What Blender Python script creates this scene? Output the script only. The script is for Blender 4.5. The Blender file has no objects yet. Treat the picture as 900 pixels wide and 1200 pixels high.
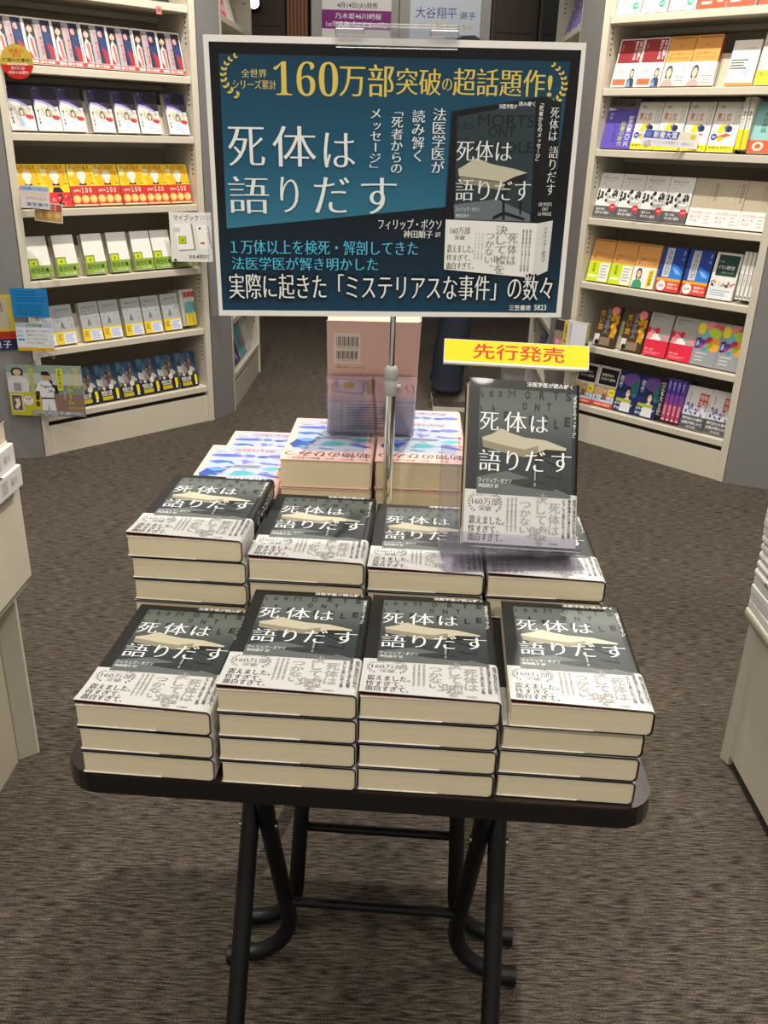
import bpy, math, random
from mathutils import Matrix, Vector, Euler
random.seed(7)
scene = bpy.context.scene
COL = scene.collection
R = math.radians
PI = math.pi

# ------------------------------------------------------------------ camera
cam = bpy.data.cameras.new('camera')
cam.sensor_fit = 'HORIZONTAL'; cam.sensor_width = 36.0
cam.lens = 1030.0 / 900.0 * 36.0
cam.clip_start = 0.02
cam_ob = bpy.data.objects.new('camera', cam); COL.objects.link(cam_ob)
P_, R_ = R(23.2), R(1.75)
fw = Vector((0, math.cos(P_), -math.sin(P_))); u0 = Vector((0, math.sin(P_), math.cos(P_))); r0 = Vector((1, 0, 0))
rt = r0 * math.cos(R_) + u0 * math.sin(R_); up = u0 * math.cos(R_) - r0 * math.sin(R_)
cam_ob.matrix_world = Matrix(((rt.x, up.x, -fw.x, 0), (rt.y, up.y, -fw.y, 0), (rt.z, up.z, -fw.z, 1.22), (0, 0, 0, 1)))
scene.camera = cam_ob

# ------------------------------------------------------------------ light
world = bpy.data.worlds.new('shop_ambient'); scene.world = world; world.use_nodes = True
bg = world.node_tree.nodes['Background']; bg.inputs[0].default_value = (1.0, 0.93, 0.84, 1); bg.inputs[1].default_value = 0.36
def spot(name, loc, target, power, angle, blend=0.25, size=0.03, col=(1.0, 0.93, 0.83)):
    l = bpy.data.lights.new(name, 'SPOT'); l.energy = power; l.spot_size = R(angle); l.spot_blend = blend
    l.shadow_soft_size = size; l.color = col
    o = bpy.data.objects.new(name, l); COL.objects.link(o); o.location = loc
    o.rotation_euler = (Vector(target) - Vector(loc)).to_track_quat('-Z', 'Y').to_euler()
    return o
def area(name, loc, target, power, sx, sy, col=(1.0, 0.94, 0.85)):
    l = bpy.data.lights.new(name, 'AREA'); l.energy = power; l.shape = 'RECTANGLE'; l.size = sx; l.size_y = sy; l.color = col
    o = bpy.data.objects.new(name, l); COL.objects.link(o); o.location = loc
    o.rotation_euler = (Vector(target) - Vector(loc)).to_track_quat('-Z', 'Y').to_euler()
    return o
# ceiling downlights over the aisles, wall-washers in front of the bookcases, added fills
for sx in (-1, 1):
    for k in (-.26, .26):   # wall-washers on the ceiling, two in front of each bookcase
        cx, cy = sx * (1.065 - .71 * k), 3.55 + .70 * k
        spot('downlight_bookcase', (cx - sx * .57, cy - .57, 3.0), (cx, cy, 0.75), 105, 66, 0.35)
spot('downlight_table', (0.55, 2.75, 3.0), (-0.05, 0.95, 0.4), 225, 62, 0.5, 0.025)
spot('downlight_aisle', (-0.9, 0.3, 3.0), (0.0, 1.1, 0.8), 18, 80, 0.6)
spot('downlight_aisle', (0.95, 0.2, 3.0), (0.3, 1.3, 0.3), 18, 90, 0.6)
for sx in (-1, 1): spot('fill_unit', (sx * 1.3, 1.0, 3.0), (sx * .85, 1.4, .4), 50, 55, 0.6, 0.04)  # added spots that brighten the stacks on the low units
spot('fill_back_wall', (0.0, 5.5, 3.0), (0.0, 7.0, 1.95), 45, 62, 0.6)  # added spot that lifts the signs on the back wall
area('fill_overhead', (0.0, 1.6, 3.0), (0.0, 1.9, 0.0), 40, 2.6, 1.6)  # soft fill added overhead, stands for no particular fixture
for sx in (-.75, .85):
    spot('fill_front', (sx, -.9, 3.0), (sx * .3, 1.0, .7), 62, 60, 0.6, 0.06)  # front fill added behind the camera for the table

scene.view_settings.view_transform = 'Standard'; scene.view_settings.look = 'None'
scene.view_settings.exposure = 0.2; scene.view_settings.gamma = 1.0; scene.view_settings.use_curve_mapping = False

# ------------------------------------------------------------------ materials
def lin(h):
    h = h.lstrip('#'); c = [int(h[i:i + 2], 16) / 255 for i in (0, 2, 4)]
    return tuple(x / 12.92 if x <= 0.04045 else ((x + 0.055) / 1.055) ** 2.4 for x in c) + (1,)
_M = {}
def mat(hexc, rough=0.5, metal=0.0, noise=0.0, nscale=60.0, bump=0.0, stretch=(1, 1, 1), name=None, spec=0.4, coat=0.0):
    key = (hexc, rough, metal, noise, nscale, bump, stretch, coat)
    if key in _M: return _M[key]
    m = bpy.data.materials.new(name or 'paint_' + hexc.lstrip('#')); m.use_nodes = True
    nt = m.node_tree; b = nt.nodes['Principled BSDF']
    b.inputs['Base Color'].default_value = lin(hexc); b.inputs['Roughness'].default_value = rough; b.inputs['Metallic'].default_value = metal
    b.inputs['Specular IOR Level'].default_value = spec; b.inputs['Coat Weight'].default_value = coat
    if noise or bump:
        tc = nt.nodes.new('ShaderNodeTexCoord'); mp = nt.nodes.new('ShaderNodeMapping'); mp.inputs['Scale'].default_value = stretch
        nz = nt.nodes.new('ShaderNodeTexNoise'); nz.inputs['Scale'].default_value = nscale; nz.inputs['Detail'].default_value = 3
        nt.links.new(tc.outputs['Object'], mp.inputs[0]); nt.links.new(mp.outputs[0], nz.inputs['Vector'])
        if noise:
            mx = nt.nodes.new('ShaderNodeMix'); mx.data_type = 'RGBA'; c = lin(hexc)
            mx.inputs[6].default_value = tuple(max(0, x * (1 - noise)) for x in c[:3]) + (1,)
            mx.inputs[7].default_value = tuple(min(1, x * (1 + noise)) for x in c[:3]) + (1,)
            nt.links.new(nz.outputs['Fac'], mx.inputs[0]); nt.links.new(mx.outputs[2], b.inputs['Base Color'])
        if bump:
            bp = nt.nodes.new('ShaderNodeBump'); bp.inputs['Strength'].default_value = bump; bp.inputs['Distance'].default_value = 0.002
            nt.links.new(nz.outputs['Fac'], bp.inputs['Height']); nt.links.new(bp.outputs[0], b.inputs['Normal'])
    _M[key] = m
    return m
def ramp_mat(name, axis, a, b_, stops, rough=0.45, coat=0.0):
    """printed ink that runs from one colour to another along a local axis of the sheet"""
    m = bpy.data.materials.new(name); m.use_nodes = True; nt = m.node_tree; b = nt.nodes['Principled BSDF']
    b.inputs['Roughness'].default_value = rough; b.inputs['Coat Weight'].default_value = coat; b.inputs['Specular IOR Level'].default_value = 0.3
    tc = nt.nodes.new('ShaderNodeTexCoord'); sp = nt.nodes.new('ShaderNodeSeparateXYZ'); mr = nt.nodes.new('ShaderNodeMapRange')
    mr.inputs['From Min'].default_value = a; mr.inputs['From Max'].default_value = b_
    rp = nt.nodes.new('ShaderNodeValToRGB')
    rp.color_ramp.elements[0].position = stops[0][0]; rp.color_ramp.elements[0].color = lin(stops[0][1])
    rp.color_ramp.elements[1].position = stops[-1][0]; rp.color_ramp.elements[1].color = lin(stops[-1][1])
    for p, c in stops[1:-1]:
        e = rp.color_ramp.elements.new(p); e.color = lin(c)
    nt.links.new(tc.outputs['Object'], sp.inputs[0]); nt.links.new(sp.outputs[axis], mr.inputs['Value'])
    nt.links.new(mr.outputs[0], rp.inputs[0]); nt.links.new(rp.outputs[0], b.inputs['Base Color'])
    return m
def clear_mat(name, tint=(0.97, 0.97, 0.98), gloss=0.09, rough=0.03):
    """thin clear acrylic: light passes straight through, a little is mirrored"""
    m = bpy.data.materials.new(name); m.use_nodes = True; nt = m.node_tree
    out = nt.nodes['Material Output']; nt.nodes.remove(nt.nodes['Principled BSDF'])
    tr = nt.nodes.new('ShaderNodeBsdfTransparent'); tr.inputs[0].default_value = tint + (1,)
    gl = nt.nodes.new('ShaderNodeBsdfGlossy'); gl.inputs['Roughness'].default_value = rough
    lw = nt.nodes.new('ShaderNodeLayerWeight'); lw.inputs['Blend'].default_value = 0.25
    ma = nt.nodes.new('ShaderNodeMath'); ma.operation = 'MULTIPLY_ADD'; ma.inputs[1].default_value = 0.5; ma.inputs[2].default_value = gloss
    mx = nt.nodes.new('ShaderNodeMixShader')
    nt.links.new(lw.outputs['Fresnel'], ma.inputs[0]); nt.links.new(ma.outputs[0], mx.inputs[0])
    nt.links.new(tr.outputs[0], mx.inputs[1]); nt.links.new(gl.outputs[0], mx.inputs[2]); nt.links.new(mx.outputs[0], out.inputs['Surface'])
    return m
CLEAR = clear_mat('clear_acrylic')
CLEARV = clear_mat('violet_tinted_acrylic', (0.93, 0.92, 0.97), 0.10)
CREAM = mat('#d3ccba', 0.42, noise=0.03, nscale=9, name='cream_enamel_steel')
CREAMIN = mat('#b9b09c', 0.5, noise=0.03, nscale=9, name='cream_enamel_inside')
SLOT = mat('#3a352d', 0.7, name='dark_slot')
GREY = mat('#848381', 0.55, noise=0.03, nscale=14, name='grey_painted_steel')
CHROME = mat('#d9d9d6', 0.12, 1.0, name='chrome_tube')
BLACKTUBE = mat('#1b1b1c', 0.38, 0.3, noise=0.1, nscale=30, name='black_powder_coat')
PAGES = mat('#e0d3b2', 0.8, noise=0.10, nscale=2.0, bump=0.15, stretch=(1.2, 1.2, 330), name='cream_page_edges')
PAGEW = mat('#cfc6b4', 0.8, noise=0.12, nscale=2.0, stretch=(330, 1.2, 1.2), name='page_edges')
PAGEZ = mat('#cbbfa8', 0.8, noise=0.12, nscale=2.0, stretch=(1.2, 1.2, 330), name='shelf_page_edges')
WHITEP = mat('#eeece6', 0.55, noise=0.015, nscale=20, name='white_paper')

# ------------------------------------------------------------------ mesh builder
class MB:
    def __init__(s): s.v = []; s.f = []; s.fm = []; s.sm = []; s.mats = []
    def mi(s, m):
        if m not in s.mats: s.mats.append(m)
        return s.mats.index(m)
    def add(s, verts, faces, m, smooth=False, M=None):
        o = len(s.v); k = s.mi(m)
        s.v += [tuple(M @ Vector(p)) for p in verts] if M else [tuple(p) for p in verts]
        for f in faces: s.f.append(tuple(i + o for i in f)); s.fm.append(k); s.sm.append(smooth)
    def box(s, x0, x1, y0, y1, z0, z1, m, M=None):
        v = [(x, y, z) for z in (z0, z1) for y in (y0, y1) for x in (x0, x1)]
        s.add(v, [(0, 2, 3, 1), (4, 5, 7, 6), (0, 1, 5, 4), (2, 6, 7, 3), (0, 4, 6, 2), (1, 3, 7, 5)], m, False, M)
    def prism(s, pts, z0, z1, m, M=None, smooth=False):
        """outline in x-y (counter-clockwise) raised from z0 to z1"""
        n = len(pts); v = [(x, y, z0) for x, y in pts] + [(x, y, z1) for x, y in pts]
        s.add(v, [(i, (i + 1) % n, n + (i + 1) % n, n + i) for i in range(n)], m, smooth, M)
        s.add(v, [tuple(range(n - 1, -1, -1)), tuple(range(n, 2 * n))], m, False, M)
    def tube(s, path, r, m, n=14, caps=True, M=None):
        P = [Vector(p) for p in path]; rs = r if isinstance(r, (list, tuple)) else [r] * len(P)
        v = []; f = []; ref = None
        for i, p in enumerate(P):
            t = ((P[min(i + 1, len(P) - 1)] - P[i]).normalized() + (P[i] - P[max(i - 1, 0)]).normalized()).normalized()
            if ref is None:
                ref = Vector((0, 0, 1)) if abs(t.z) < 0.9 else Vector((1, 0, 0))
            a = (ref - t * ref.dot(t)).normalized(); b = t.cross(a); ref = a
            for k in range(n):
                th = 2 * PI * k / n; v.append(p + (a * math.cos(th) + b * math.sin(th)) * rs[i])
        for i in range(len(P) - 1):
            for k in range(n):
                k2 = (k + 1) % n; f.append((i * n + k, i * n + k2, (i + 1) * n + k2, (i + 1) * n + k))
        s.add(v, f, m, True, M)
        if caps: s.add(v, [tuple(range(n - 1, -1, -1)), tuple(range((len(P) - 1) * n, len(P) * n))], m, False, M)
    def lathe(s, prof, m, n=20, M=None, sx=1, sy=1):
        v = [(r * math.cos(2 * PI * k / n) * sx, r * math.sin(2 * PI * k / n) * sy, z) for r, z in prof for k in range(n)]
        f = [(i * n + k, i * n + (k + 1) % n, (i + 1) * n + (k + 1) % n, (i + 1) * n + k) for i in range(len(prof) - 1) for k in range(n)]
        s.add(v, f, m, True, M)
    def mesh(s, name):
        me = bpy.data.meshes.new(name); me.from_pydata(s.v, [], s.f)
        for m in s.mats: me.materials.append(m)
        me.polygons.foreach_set('material_index', s.fm); me.polygons.foreach_set('use_smooth', s.sm); me.update()
        return me
    def build(s, name, parent=None, bevel=0.0, seg=2):
        return put(name, s.mesh(name), parent, bevel, seg)
def put(name, me, parent=None, bevel=0.0, seg=2):
    o = bpy.data.objects.new(name, me); COL.objects.link(o)
    if parent: o.parent = parent
    if bevel:
        b = o.modifiers.new('bevel', 'BEVEL'); b.width = bevel; b.segments = seg; b.limit_method = 'ANGLE'; b.angle_limit = R(40)
    return o
def tag(o, label=None, cat=None, group=None, kind=None):
    if label: o['label'] = label
    if cat: o['category'] = cat
    if group: o['group'] = group
    if kind: o['kind'] = kind
    return o
def thing(name, M, label, cat, group=None):
    o = bpy.data.objects.new(name, None); COL.objects.link(o); o.empty_display_size = 0.02
    o.matrix_world = M if isinstance(M, Matrix) else Matrix.Translation(M)
    return tag(o, label, cat, group)
def copy_tree(o, parent=None):
    c = o.copy(); COL.objects.link(c)
    if parent: c.parent = parent
    for ch in o.children: copy_tree(ch, c)
    return c
def T(x, y, z): return Matrix.Translation((x, y, z))
def RX(a): return Matrix.Rotation(R(a), 4, 'X')
def RY(a): return Matrix.Rotation(R(a), 4, 'Y')
def RZ(a): return Matrix.Rotation(R(a), 4, 'Z')

# ------------------------------------------------------------------ lettering
_G = {}
VERT = {'ー': '｜', '「': '﹁', '」': '﹂', '、': '︑', '。': '︒', '・': '・'}
def glyph(sx, style, res):
    key = (sx, style, res)
    if key in _G: return _G[key]
    c = bpy.data.curves.new('lettering', 'FONT'); c.body = sx; c.size = 1; c.resolution_u = res
    c.offset = {'b': 0.013, 'o': 0.035, 'l': -0.012}.get(style, 0.0)
    o = bpy.data.objects.new('lettering', c); COL.objects.link(o)
    dg = bpy.context.evaluated_depsgraph_get()
    if style in ('m', 'm2'):
        # brush-like contrast: horizontal strokes thinned, upright strokes kept
        dy, dx = (-0.016, 0.006) if style == 'm' else (-0.009, 0.012)
        cu = o.to_curve(dg, apply_modifiers=False).copy()
        for spn in cu.splines:
            bp = spn.bezier_points; n = len(bp); new = []
            for i in range(n):
                a = bp[i]; pv = bp[i - 1]; nx = bp[(i + 1) % n]
                hl = a.handle_left if (a.handle_left - a.co).length > 1e-5 else pv.co
                hr = a.handle_right if (a.handle_right - a.co).length > 1e-5 else nx.co
                def nrm(p, q):
                    ex, ey = q.x - p.x, q.y - p.y; l = math.hypot(ex, ey) or 1; return (ey / l, -ex / l)
                n1 = nrm(hl, a.co); n2 = nrm(a.co, hr)
                new.append((n1[0] if abs(n1[0]) > abs(n2[0]) else n2[0], n1[1] if abs(n1[1]) > abs(n2[1]) else n2[1]))
            for p in bp: p.handle_left_type = 'FREE'; p.handle_right_type = 'FREE'
            for p, (qx, qy) in zip(bp, new):
                for an in ('co', 'handle_left', 'handle_right'):
                    w = getattr(p, an); setattr(p, an, (w.x + dx * qx, w.y + dy * qy, 0))
        cu.dimensions = '2D'; cu.fill_mode = 'BOTH'; cu.resolution_u = res
        bpy.data.objects.remove(o); o = bpy.data.objects.new('lettering', cu); COL.objects.link(o)
        dg = bpy.context.evaluated_depsgraph_get()
    me = o.evaluated_get(dg).to_mesh()
    vs = [(p.co.x, p.co.y) for p in me.vertices]; fs = [tuple(p.vertices) for p in me.polygons]
    o.evaluated_get(dg).to_mesh_clear(); bpy.data.objects.remove(o)
    if not vs: vs, fs = [(0, 0), (1, 0), (1, 1)], []
    xs = [p[0] for p in vs]; ys = [p[1] for p in vs]
    _G[key] = (vs, fs, (min(xs), min(ys), max(xs), max(ys)))
    return _G[key]
def inside(vs, bb, x0, y0, x1, y1, rot=False):
    a, b, c, d = bb
    return [(x0 + (x - a) / max(c - a, 1e-6) * (x1 - x0), y0 + (y - b) / max(d - b, 1e-6) * (y1 - y0)) for x, y in vs]

class Print:
    """flat printing on a sheet: (u, v) from its top-left corner, each ink a hair above the one before"""
    def __init__(s, mb, fn, step=0.000012, special=None, res=2): s.mb = mb; s.fn = fn; s.k = 0; s.step = step; s.sp = special or {}; s.res = res
    def ink(s, c): return s.sp[c] if c in s.sp else mat(c, 0.5, name='ink_' + c.lstrip('#'))
    def put(s, uv, faces, c):
        s.k += 1; h = s.k * s.step; uv = [(min(max(u, 0.0), 1.0), min(max(v, 0.0), 1.0)) for u, v in uv]
        s.mb.add([s.fn(u, v, h) for u, v in uv], faces, s.ink(c))
    def p(s, pts, c):
        a = sum(pts[i][0] * pts[(i + 1) % len(pts)][1] - pts[(i + 1) % len(pts)][0] * pts[i][1] for i in range(len(pts)))
        q = list(pts) if a < 0 else list(pts)[::-1]
        s.put(q, [tuple(range(len(q)))], c)
    def r(s, x0, y0, x1, y1, c, n=1):
        if n == 1: s.p([(x0, y0), (x1, y0), (x1, y1), (x0, y1)], c)
        else:
            uv = []; f = []
            for i in range(n + 1): uv += [(x0 + (x1 - x0) * i / n, y1), (x0 + (x1 - x0) * i / n, y0)]
            s.put(uv, [(2 * i, 2 * i + 2, 2 * i + 3, 2 * i + 1) for i in range(n)], c)
    def e(s, cx, cy, rx, ry, c, n=18):
        s.p([(cx + rx * math.cos(2 * PI * k / n), cy + ry * math.sin(2 * PI * k / n)) for k in range(n)], c)
    def t(s, tx, x0, y0, x1, y1, c, st='g'):
        vs, fs, bb = glyph(tx, st, s.res); s.put(inside(vs, bb, x0, y1, x1, y0), fs, c)
    def to(s, tx, x0, y0, x1, y1, c, st='g'):
        d = (y1 - y0) * 0.07
        s.t(tx, x0 - d, y0 - d * 1.3, x1 + d, y1 + d * 1.3, '#050608', 'o'); s.t(tx, x0, y0, x1, y1, c, 'm2')
    def tv(s, tx, x0, y0, x1, y1, c, st='g'):
        n = len(tx); ch = (y1 - y0) / n; UV = []; F = []
        for i, q in enumerate(tx):
            q = VERT.get(q, q); vs, fs, bb = glyph(q, st, s.res)
            sx = (x1 - x0); sy = ch * 0.94
            if q in '﹁﹂︑︒':  # small forms keep their place in the cell
                w = [(x0 + x * sx, y0 + i * ch + ch * 0.5 - (y - 0.38) * sy) for x, y in vs]
            elif q == '｜': w = inside(vs, bb, x0 + sx * .45, y0 + (i + .9) * ch, x0 + sx * .58, y0 + (i + .1) * ch)
            elif q in 'ッャュョっゃゅょ': w = inside(vs, bb, x0 + sx * .3, y0 + (i + .92) * ch, x0 + sx * .95, y0 + (i + .3) * ch)
            else:
                g = (bb[2] - bb[0]); hgt = bb[3] - bb[1]; kx = min(1, g / .9); ky = min(1, hgt / .88)
                w = inside(vs, bb, x0 + sx * (.5 - kx / 2), y0 + (i + .5 + ky * .47) * ch, x0 + sx * (.5 + kx / 2), y0 + (i + .5 - ky * .47) * ch)
            o = len(UV); UV += w; F += [tuple(j + o for j in f) for f in fs]
        s.put(UV, F, c)
    def run(s, ops):
        for op in ops: getattr(s, op[0])(*op[1:])
POSTER_ART=[
('p', [(0.0138, 0.0223), (0.988, 0.0246), (0.9847, 0.9816), (0.0109, 0.9775)], 'POSTERDARK'),
('p', [(0.0387, 0.06), (0.962, 0.0626), (0.947, 0.5316), (0.0353, 0.6638)], 'POSTERTEAL'),
('t', '全世界', 0.0941, 0.1082, 0.1605, 0.1358, '#e3c95c', 'm2'),
('t', 'シリーズ累計', 0.0705, 0.1435, 0.1842, 0.1739, '#e3c95c', 'm2'),
('t', '𝟏𝟔𝟎', 0.1781, 0.0802, 0.3466, 0.1936, '#e3c95c', 'l'),
('t', '万部', 0.35, 0.0846, 0.4944, 0.1927, '#e3c95c', 'm2'),
('t', '突破', 0.5008, 0.0952, 0.6197, 0.1837, '#e3c95c', 'm2'),
('t', 'の', 0.6227, 0.1274, 0.6492, 0.1675, '#e3c95c', 'm2'),
('t', '超話題作', 0.6513, 0.0914, 0.8984, 0.183, '#e3c95c', 'm2'),
('t', '!', 0.9049, 0.1094, 0.9176, 0.1811, '#e3c95c', 'b'),
('p', [(0.0763, 0.0701), (0.0815, 0.0645), (0.0803, 0.0565), (0.0751, 0.0621)], '#e3c95c'),
('p', [(0.0763, 0.0701), (0.0813, 0.0751), (0.0876, 0.0717), (0.0826, 0.0667)], '#e3c95c'),
('p', [(0.0637, 0.0826), (0.0677, 0.0752), (0.0646, 0.0677), (0.0606, 0.0751)], '#e3c95c'),
('p', [(0.0637, 0.0826), (0.07, 0.0857), (0.0756, 0.0801), (0.0693, 0.077)], '#e3c95c'),
('p', [(0.0546, 0.0979), (0.0569, 0.0892), (0.052, 0.083), (0.0497, 0.0918)], '#e3c95c'),
('p', [(0.0546, 0.0979), (0.0618, 0.0986), (0.0662, 0.0911), (0.0591, 0.0904)], '#e3c95c'),
('p', [(0.0493, 0.1153), (0.0496, 0.1059), (0.0432, 0.1016), (0.0429, 0.111)], '#e3c95c'),
('p', [(0.0493, 0.1153), (0.0568, 0.1133), (0.0596, 0.1044), (0.0521, 0.1063)], '#e3c95c'),
('p', [(0.048, 0.1336), (0.0461, 0.1243), (0.0385, 0.1224), (0.0404, 0.1317)], '#e3c95c'),
('p', [(0.048, 0.1336), (0.0552, 0.129), (0.0559, 0.1192), (0.0488, 0.1238)], '#e3c95c'),
('p', [(0.0508, 0.152), (0.0467, 0.1436), (0.0386, 0.1444), (0.0426, 0.1528)], '#e3c95c'),
('p', [(0.0508, 0.152), (0.0571, 0.145), (0.0557, 0.1351), (0.0494, 0.1422)], '#e3c95c'),
('p', [(0.058, 0.1696), (0.052, 0.1627), (0.0439, 0.1663), (0.0499, 0.1732)], '#e3c95c'),
('p', [(0.058, 0.1696), (0.0628, 0.1605), (0.0592, 0.1513), (0.0544, 0.1604)], '#e3c95c'),
('p', [(0.0699, 0.1853), (0.0623, 0.1805), (0.0547, 0.1866), (0.0623, 0.1915)], '#e3c95c'),
('p', [(0.0699, 0.1853), (0.0729, 0.1748), (0.0673, 0.1668), (0.0643, 0.1774)], '#e3c95c'),
('p', [(0.0865, 0.1982), (0.0779, 0.1957), (0.0712, 0.204), (0.0799, 0.2065)], '#e3c95c'),
('p', [(0.0865, 0.1982), (0.0876, 0.1868), (0.0804, 0.1806), (0.0793, 0.1919)], '#e3c95c'),
('p', [(0.9207, 0.0785), (0.9145, 0.0744), (0.9089, 0.0789), (0.9151, 0.083)], '#e3c95c'),
('p', [(0.9207, 0.0785), (0.9226, 0.0706), (0.9177, 0.0644), (0.9158, 0.0723)], '#e3c95c'),
('p', [(0.9332, 0.0926), (0.9276, 0.0866), (0.921, 0.0895), (0.9266, 0.0954)], '#e3c95c'),
('p', [(0.9332, 0.0926), (0.9367, 0.0851), (0.9329, 0.0774), (0.9294, 0.0849)], '#e3c95c'),
('p', [(0.9422, 0.1082), (0.9377, 0.1006), (0.9303, 0.1014), (0.9348, 0.109)], '#e3c95c'),
('p', [(0.9422, 0.1082), (0.9473, 0.1019), (0.9449, 0.093), (0.9399, 0.0993)], '#e3c95c'),
('p', [(0.9477, 0.125), (0.9446, 0.116), (0.9369, 0.1144), (0.9399, 0.1234)], '#e3c95c'),
('p', [(0.9477, 0.125), (0.9542, 0.1203), (0.9537, 0.1108), (0.9472, 0.1154)], '#e3c95c'),
('p', [(0.9495, 0.1424), (0.9483, 0.1325), (0.9407, 0.1283), (0.9419, 0.1383)], '#e3c95c'),
('p', [(0.9495, 0.1424), (0.9572, 0.1399), (0.9587, 0.1302), (0.951, 0.1328)], '#e3c95c'),
('p', [(0.9477, 0.1598), (0.9485, 0.1496), (0.9416, 0.1431), (0.9408, 0.1533)], '#e3c95c'),
('p', [(0.9477, 0.1598), (0.9561, 0.1597), (0.9597, 0.1507), (0.9513, 0.1508)], '#e3c95c'),
('p', [(0.9422, 0.1768), (0.945, 0.1668), (0.9393, 0.1583), (0.9365, 0.1682)], '#e3c95c'),
('p', [(0.9422, 0.1768), (0.9508, 0.1791), (0.9563, 0.1712), (0.9477, 0.1689)], '#e3c95c'),
('p', [(0.9331, 0.1927), (0.9378, 0.1835), (0.9335, 0.1734), (0.9288, 0.1826)], '#e3c95c'),
('p', [(0.9331, 0.1927), (0.9415, 0.1974), (0.9486, 0.191), (0.9402, 0.1863)], '#e3c95c'),
('p', [(0.9204, 0.2069), (0.9266, 0.1988), (0.9239, 0.1876), (0.9176, 0.1957)], '#e3c95c'),
('p', [(0.9204, 0.2069), (0.9282, 0.2137), (0.9365, 0.2091), (0.9286, 0.2023)], '#e3c95c'),
('t', '死', 0.0509, 0.302, 0.1488, 0.4366, '#eef2f0', 'm'),
('t', '体', 0.1698, 0.2962, 0.2865, 0.437, '#eef2f0', 'm'),
('t', 'は', 0.3074, 0.3172, 0.3919, 0.4376, '#eef2f0', 'm'),
('t', '語', 0.0456, 0.4731, 0.1556, 0.607, '#eef2f0', 'm'),
('t', 'り', 0.1865, 0.474, 0.2365, 0.6018, '#eef2f0', 'm'),
('t', 'だ', 0.2794, 0.4718, 0.3762, 0.603, '#eef2f0', 'm'),
('t', 'す', 0.4085, 0.4722, 0.5069, 0.6038, '#eef2f0', 'm'),
('tv', '法医学医が', 0.6008, 0.2259, 0.6362, 0.4536, '#eef2f0', 'm2'),
('tv', '読み解く', 0.5452, 0.233, 0.5792, 0.415, '#eef2f0', 'm2'),
('tv', '「死者からの', 0.4892, 0.2168, 0.5208, 0.459, '#eef2f0', 'm2'),
('tv', 'メッセージ」', 0.4318, 0.2298, 0.4622, 0.4602, '#eef2f0', 'm2'),
('t', 'フィリップ・ボクソ', 0.4572, 0.6214, 0.6348, 0.6599, '#eef2f0', 'm2'),
('t', '神田順子', 0.5282, 0.6628, 0.6114, 0.692, '#eef2f0', 'm2'),
('t', '訳', 0.6176, 0.6683, 0.6335, 0.6878, '#eef2f0', 'm2'),
('t', '１万体以上を検死・解剖してきた', 0.0432, 0.7044, 0.5707, 0.7582, '#55c3e6', 'm2'),
('t', '法医学医が解き明かした', 0.0448, 0.769, 0.4581, 0.8186, '#55c3e6', 'm2'),
('p', [(0.6517, 0.2365), (0.8989, 0.1809), (0.9055, 0.6344), (0.6442, 0.6229)], '#08090a'),
('p', [(0.8989, 0.1809), (0.9448, 0.2037), (0.9492, 0.624), (0.9055, 0.6344)], '#0e0f10'),
('p', [(0.6665, 0.2555), (0.8755, 0.1995), (0.8867, 0.6283), (0.6696, 0.6192)], '#2b3a40'),
('t', 'LES', 0.6698, 0.2742, 0.712, 0.2949, '#10191c', 'g'),
('t', 'MORTS', 0.7231, 0.2452, 0.8757, 0.2865, '#10191c', 'g'),
('t', 'ONT', 0.7528, 0.2868, 0.826, 0.3226, '#10191c', 'g'),
('t', 'LA', 0.6691, 0.3278, 0.7045, 0.3458, '#10191c', 'g'),
('t', 'PAROLE', 0.7171, 0.3374, 0.8786, 0.3767, '#10191c', 'g'),
('p', [(0.6747, 0.4372), (0.7234, 0.3965), (0.7647, 0.417), (0.8326, 0.434), (0.8669, 0.4472), (0.8316, 0.4619), (0.8036, 0.481), (0.6779, 0.4618)], '#c9c4ad'),
('p', [(0.8036, 0.481), (0.8316, 0.4619), (0.8669, 0.4472), (0.8656, 0.4674), (0.8232, 0.4869), (0.8108, 0.5309), (0.8078, 0.5689), (0.8029, 0.569), (0.7991, 0.4873)], '#1a2226'),
('p', [(0.6667, 0.5652), (0.7872, 0.544), (0.8826, 0.5995), (0.8841, 0.6251), (0.6709, 0.6192)], '#69757a'),
('t', '法医学医が', 0.7772, 0.2086, 0.8261, 0.2246, '#eef2f0', 'b'),
('t', '読み解く', 0.8304, 0.1986, 0.8747, 0.2146, '#eef2f0', 'b'),
('tv', '「死者からのメッセージ」', 0.8862, 0.1934, 0.8981, 0.4143, '#eef2f0', 'b'),
('p', [(0.7991, 0.4873), (0.8063, 0.4872), (0.8127, 0.62), (0.8053, 0.6201)], '#0e1416'),
('p', [(0.8465, 0.4709), (0.8513, 0.4708), (0.8582, 0.5999), (0.8533, 0.6)], '#0e1416'),
('p', [(0.7778, 0.6077), (0.8087, 0.588), (0.8687, 0.6125), (0.8692, 0.6222), (0.8093, 0.6008), (0.7784, 0.6205)], '#0e1416'),
('p', [(0.6804, 0.4648), (0.8038, 0.4841), (0.8051, 0.5122), (0.6811, 0.4865)], '#8f8a76'),
('t', '死体は', 0.668, 0.3356, 0.8198, 0.4082, '#eef2f0', 'm'),
('t', '語りだす', 0.67, 0.4723, 0.88, 0.5505, '#eef2f0', 'm'),
('t', 'フィリップ・ボクソ', 0.6722, 0.574, 0.7402, 0.5914, '#eef2f0', 'g'),
('t', '神田順子', 0.6729, 0.5996, 0.7118, 0.6124, '#eef2f0', 'g'),
('p', [(0.6458, 0.6206), (0.9066, 0.6312), (0.9029, 0.8404), (0.6464, 0.8101)], '#f2f1ec'),
('p', [(0.9066, 0.6312), (0.9494, 0.6198), (0.9461, 0.8128), (0.9029, 0.8404)], '#dededb'),
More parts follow.
